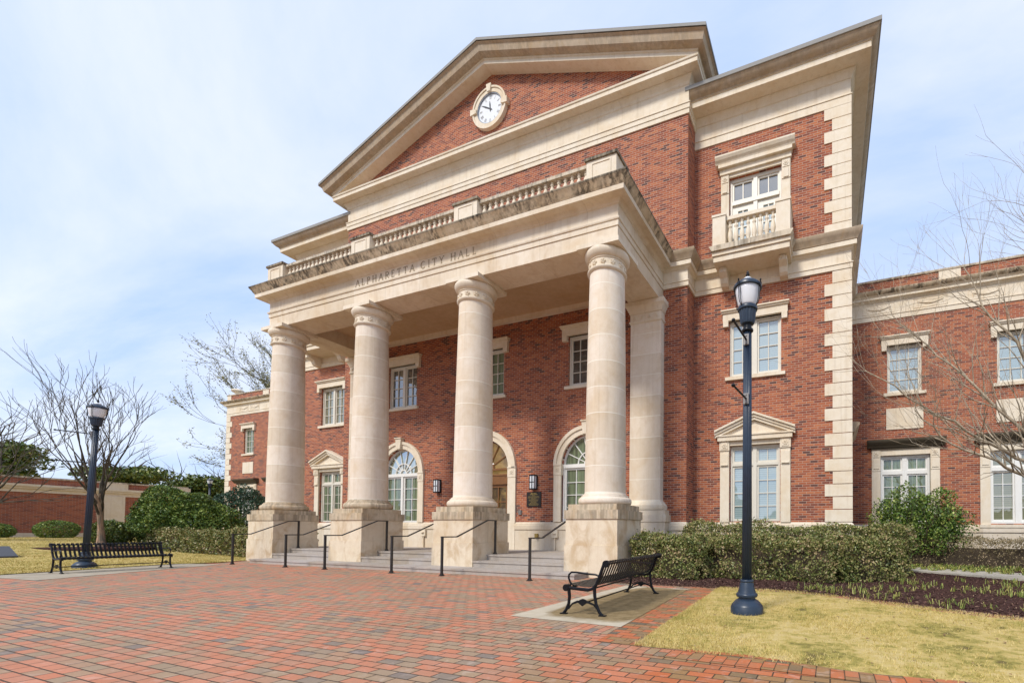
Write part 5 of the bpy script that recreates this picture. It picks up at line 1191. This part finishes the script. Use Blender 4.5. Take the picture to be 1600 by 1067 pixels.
def big_tree():
    base = (-43.4, 26.6, .5); t = empty('tall_tree', base, 'tall bare tree with olive buds rising behind the left wing', 'tree'); rs = random.Random(21); tr, cr_ = MB(), MB(); tips = []
    tr.tube([(0, 0, 0), (.1, 0, 3), (0, .1, 6), (.1, .1, 11)], [.5, .42, .36, .24], 10)
    for k in range(26):
        a = rs.uniform(0, 6.28); z = rs.uniform(3.0, 9.5); e = rs.uniform(.1, 1.1); g_ = rs.uniform(.3, 1.8) if k % 4 else -.8; tube_tree(cr_, (0, .05, z), (math.cos(a) * .5 - .94 * g_, math.sin(a) * .5 - .345 * g_, e), rs.uniform(2.9, 4.2), .12, 5, rs, .42, 4, .04, 2, .74, tips, .0135, .1, 4)
    tr.build('trunk', M_DARKB, t, True); cr_.build('branches', M_DARKB, t, 'all')
    T = np.array(tips); T = T[RNG.choice(len(T), min(len(T), 16000), replace=False)]; link('buds', quads_mesh('buds', leaves(np.repeat(T, 2, 0) + RNG.normal(size=(len(T) * 2, 3)) * .12, .13, None, 1, .5), L_BUD), t)
big_tree()
def right_tree():
    base = (4.4, 10.2, .08); t = empty('crape_myrtle', base, 'bare pale-barked crape myrtle reaching in from the right edge', 'tree'); rs = random.Random(77); tr, cr_ = MB(), MB()
    ux, uy = -.94, -.345      # towards the plaza
    LIMBS = [((.35, 1.3), (1.0, 2.3), (2.0, 2.75), (3.1, 3.3), (4.2, 3.9)), ((.2, 1.5), (.7, 2.8), (1.5, 3.7), (2.3, 4.6), (3.0, 5.3)), ((.1, 1.5), (.4, 3.2), (1.0, 4.7), (1.6, 5.4), (1.9, 6.2)),
             ((0, 1.6), (.1, 3.4), (.3, 5.2), (.7, 6.2), (1.1, 7.0)), ((-.2, 1.5), (-.4, 3.2), (-.2, 4.8), (.2, 5.7), (.4, 6.3)), ((.3, 1.4), (.9, 2.0), (1.7, 2.3), (2.6, 2.6), (3.3, 3.2)), ((-.3, 1.4), (-.9, 3), (-1.3, 4.6), (-1.5, 6.4), (-1.6, 7.4))]
    for k in range(4): a = k * 1.57; tr.tube([(.12 * math.cos(a), .12 * math.sin(a), -.1), (.15 * math.cos(a), .15 * math.sin(a), .7), (.2 * math.cos(a), .2 * math.sin(a), 1.5)], [.1, .085, .075], 9)
    for li, lm in enumerate(LIMBS):
        dp = rs.uniform(-.5, .5); P = [Vector((ux * l_ + .345 * dp * i * .35, uy * l_ - .94 * dp * i * .35, z)) for i, (l_, z) in enumerate(lm)]; R_ = [.042, .034, .025, .017, .009]
        pts, rad = [], []
        for i in range(4):
            for j in range(4): f = j / 4; pts.append(P[i].lerp(P[i + 1], f) + Vector([rs.gauss(0, .025) for _ in range(3)])); rad.append(R_[i] * (1 - f) + R_[i + 1] * f)
        pts.append(P[4]); rad.append(R_[4]); cr_.tube(pts, rad, 7)
        for i in range(3, 17):
            for q_ in range(2):
                dd = (pts[i] - pts[i - 1]).normalized(); o = dd.orthogonal().normalized(); o.rotate(Matrix.Rotation(rs.uniform(0, 6.28), 3, dd)); nd = (dd * .9 + o * rs.uniform(.4, 1.0) + Vector((0, 0, .25))).normalized()
                tube_tree(cr_, pts[i], nd, rs.uniform(.6, 1.15), rad[i] * .5, 2, rs, .42, 4, .05, 2, .72, None, .0024, .1, 5)
    tr.build('trunk', M_PALEB, t, True); cr_.build('branches', M_PALEB, t, 'all')
right_tree()
# ------------------------------------------------------------------ garden wall, marker
t = empty('garden_wall', (-40, 10, 0), 'long brick garden wall with a stone cornice across the left lawn', 'garden wall')
def gw(mb, nm, mat): mb.build(nm, mat, t, off=(-40, 10, 0))
X = -40; gw(MB().box(X - .4, X, -6, 15.6, 0, 2.95), 'brick_face', M_BRICK2); gw(MB().box(X - .38, X - .02, -6, 15.6, 3.38, 3.70), 'brick_parapet', M_BRICK2)
gw(MB().box(X - .45, X + .05, -6.05, 15.65, 2.951, 3.14).box(X - .45, X + .14, -6.05, 15.74, 3.142, 3.25).box(X - .45, X + .2, -6.05, 15.8, 3.252, 3.378), 'cornice', M_TRIM)
gw(MB().box(X - .45, X + .04, -6.05, 15.65, 3.702, 3.79), 'coping', M_STAIN2); gw(MB().box(X - .45, X + .06, -6.05, 15.65, 0, .78), 'base', M_TRIM)
for y in (12.5, 3.0, 15.2): gw(MB().box(X - .1, X + .1, y - .42, y + .42, .7, 2.95).box(X - .1, X + .16, y - .5, y + .5, 3.38, 3.702), 'pier', M_TRIM)
gx, gy = -24.9, 5.15
t = empty('stone_marker', (gx, gy, .0), 'low dark granite marker with a sloped top on the grass at the left edge', 'marker')
MB().extrude([(-.5, .0), (.35, .0), (.35, .16), (-.38, .46), (-.5, .46)], -.6, .6).build('stone', mat_plain('dark_granite', (0.045, 0.047, 0.055), .35, var=.3, sc=60), t)
MB().box(-.6, .45, -.7, .7, -.1, .05).build('footing', M_CONC, t)
t['label'] = 'low dark granite marker with a sloped top on the grass at the left edge'

# trees across the street behind the camera, seen only in the window panes
P = np.column_stack([RNG.uniform(-70, 50, 9000), RNG.uniform(-62, -50, 9000), RNG.random(9000) ** 1.3]); P[:, 2] *= 6 + 3.5 * np.sin(P[:, 0] * .21) + 2 * np.sin(P[:, 0] * .57)
tag(link('tree_line', quads_mesh('tree_line', leaves(P, 1.3, None, 1, .8), L_HOLLY)), 'distant line of trees across from the hall, reflected in its windows', 'trees', kind='stuff')
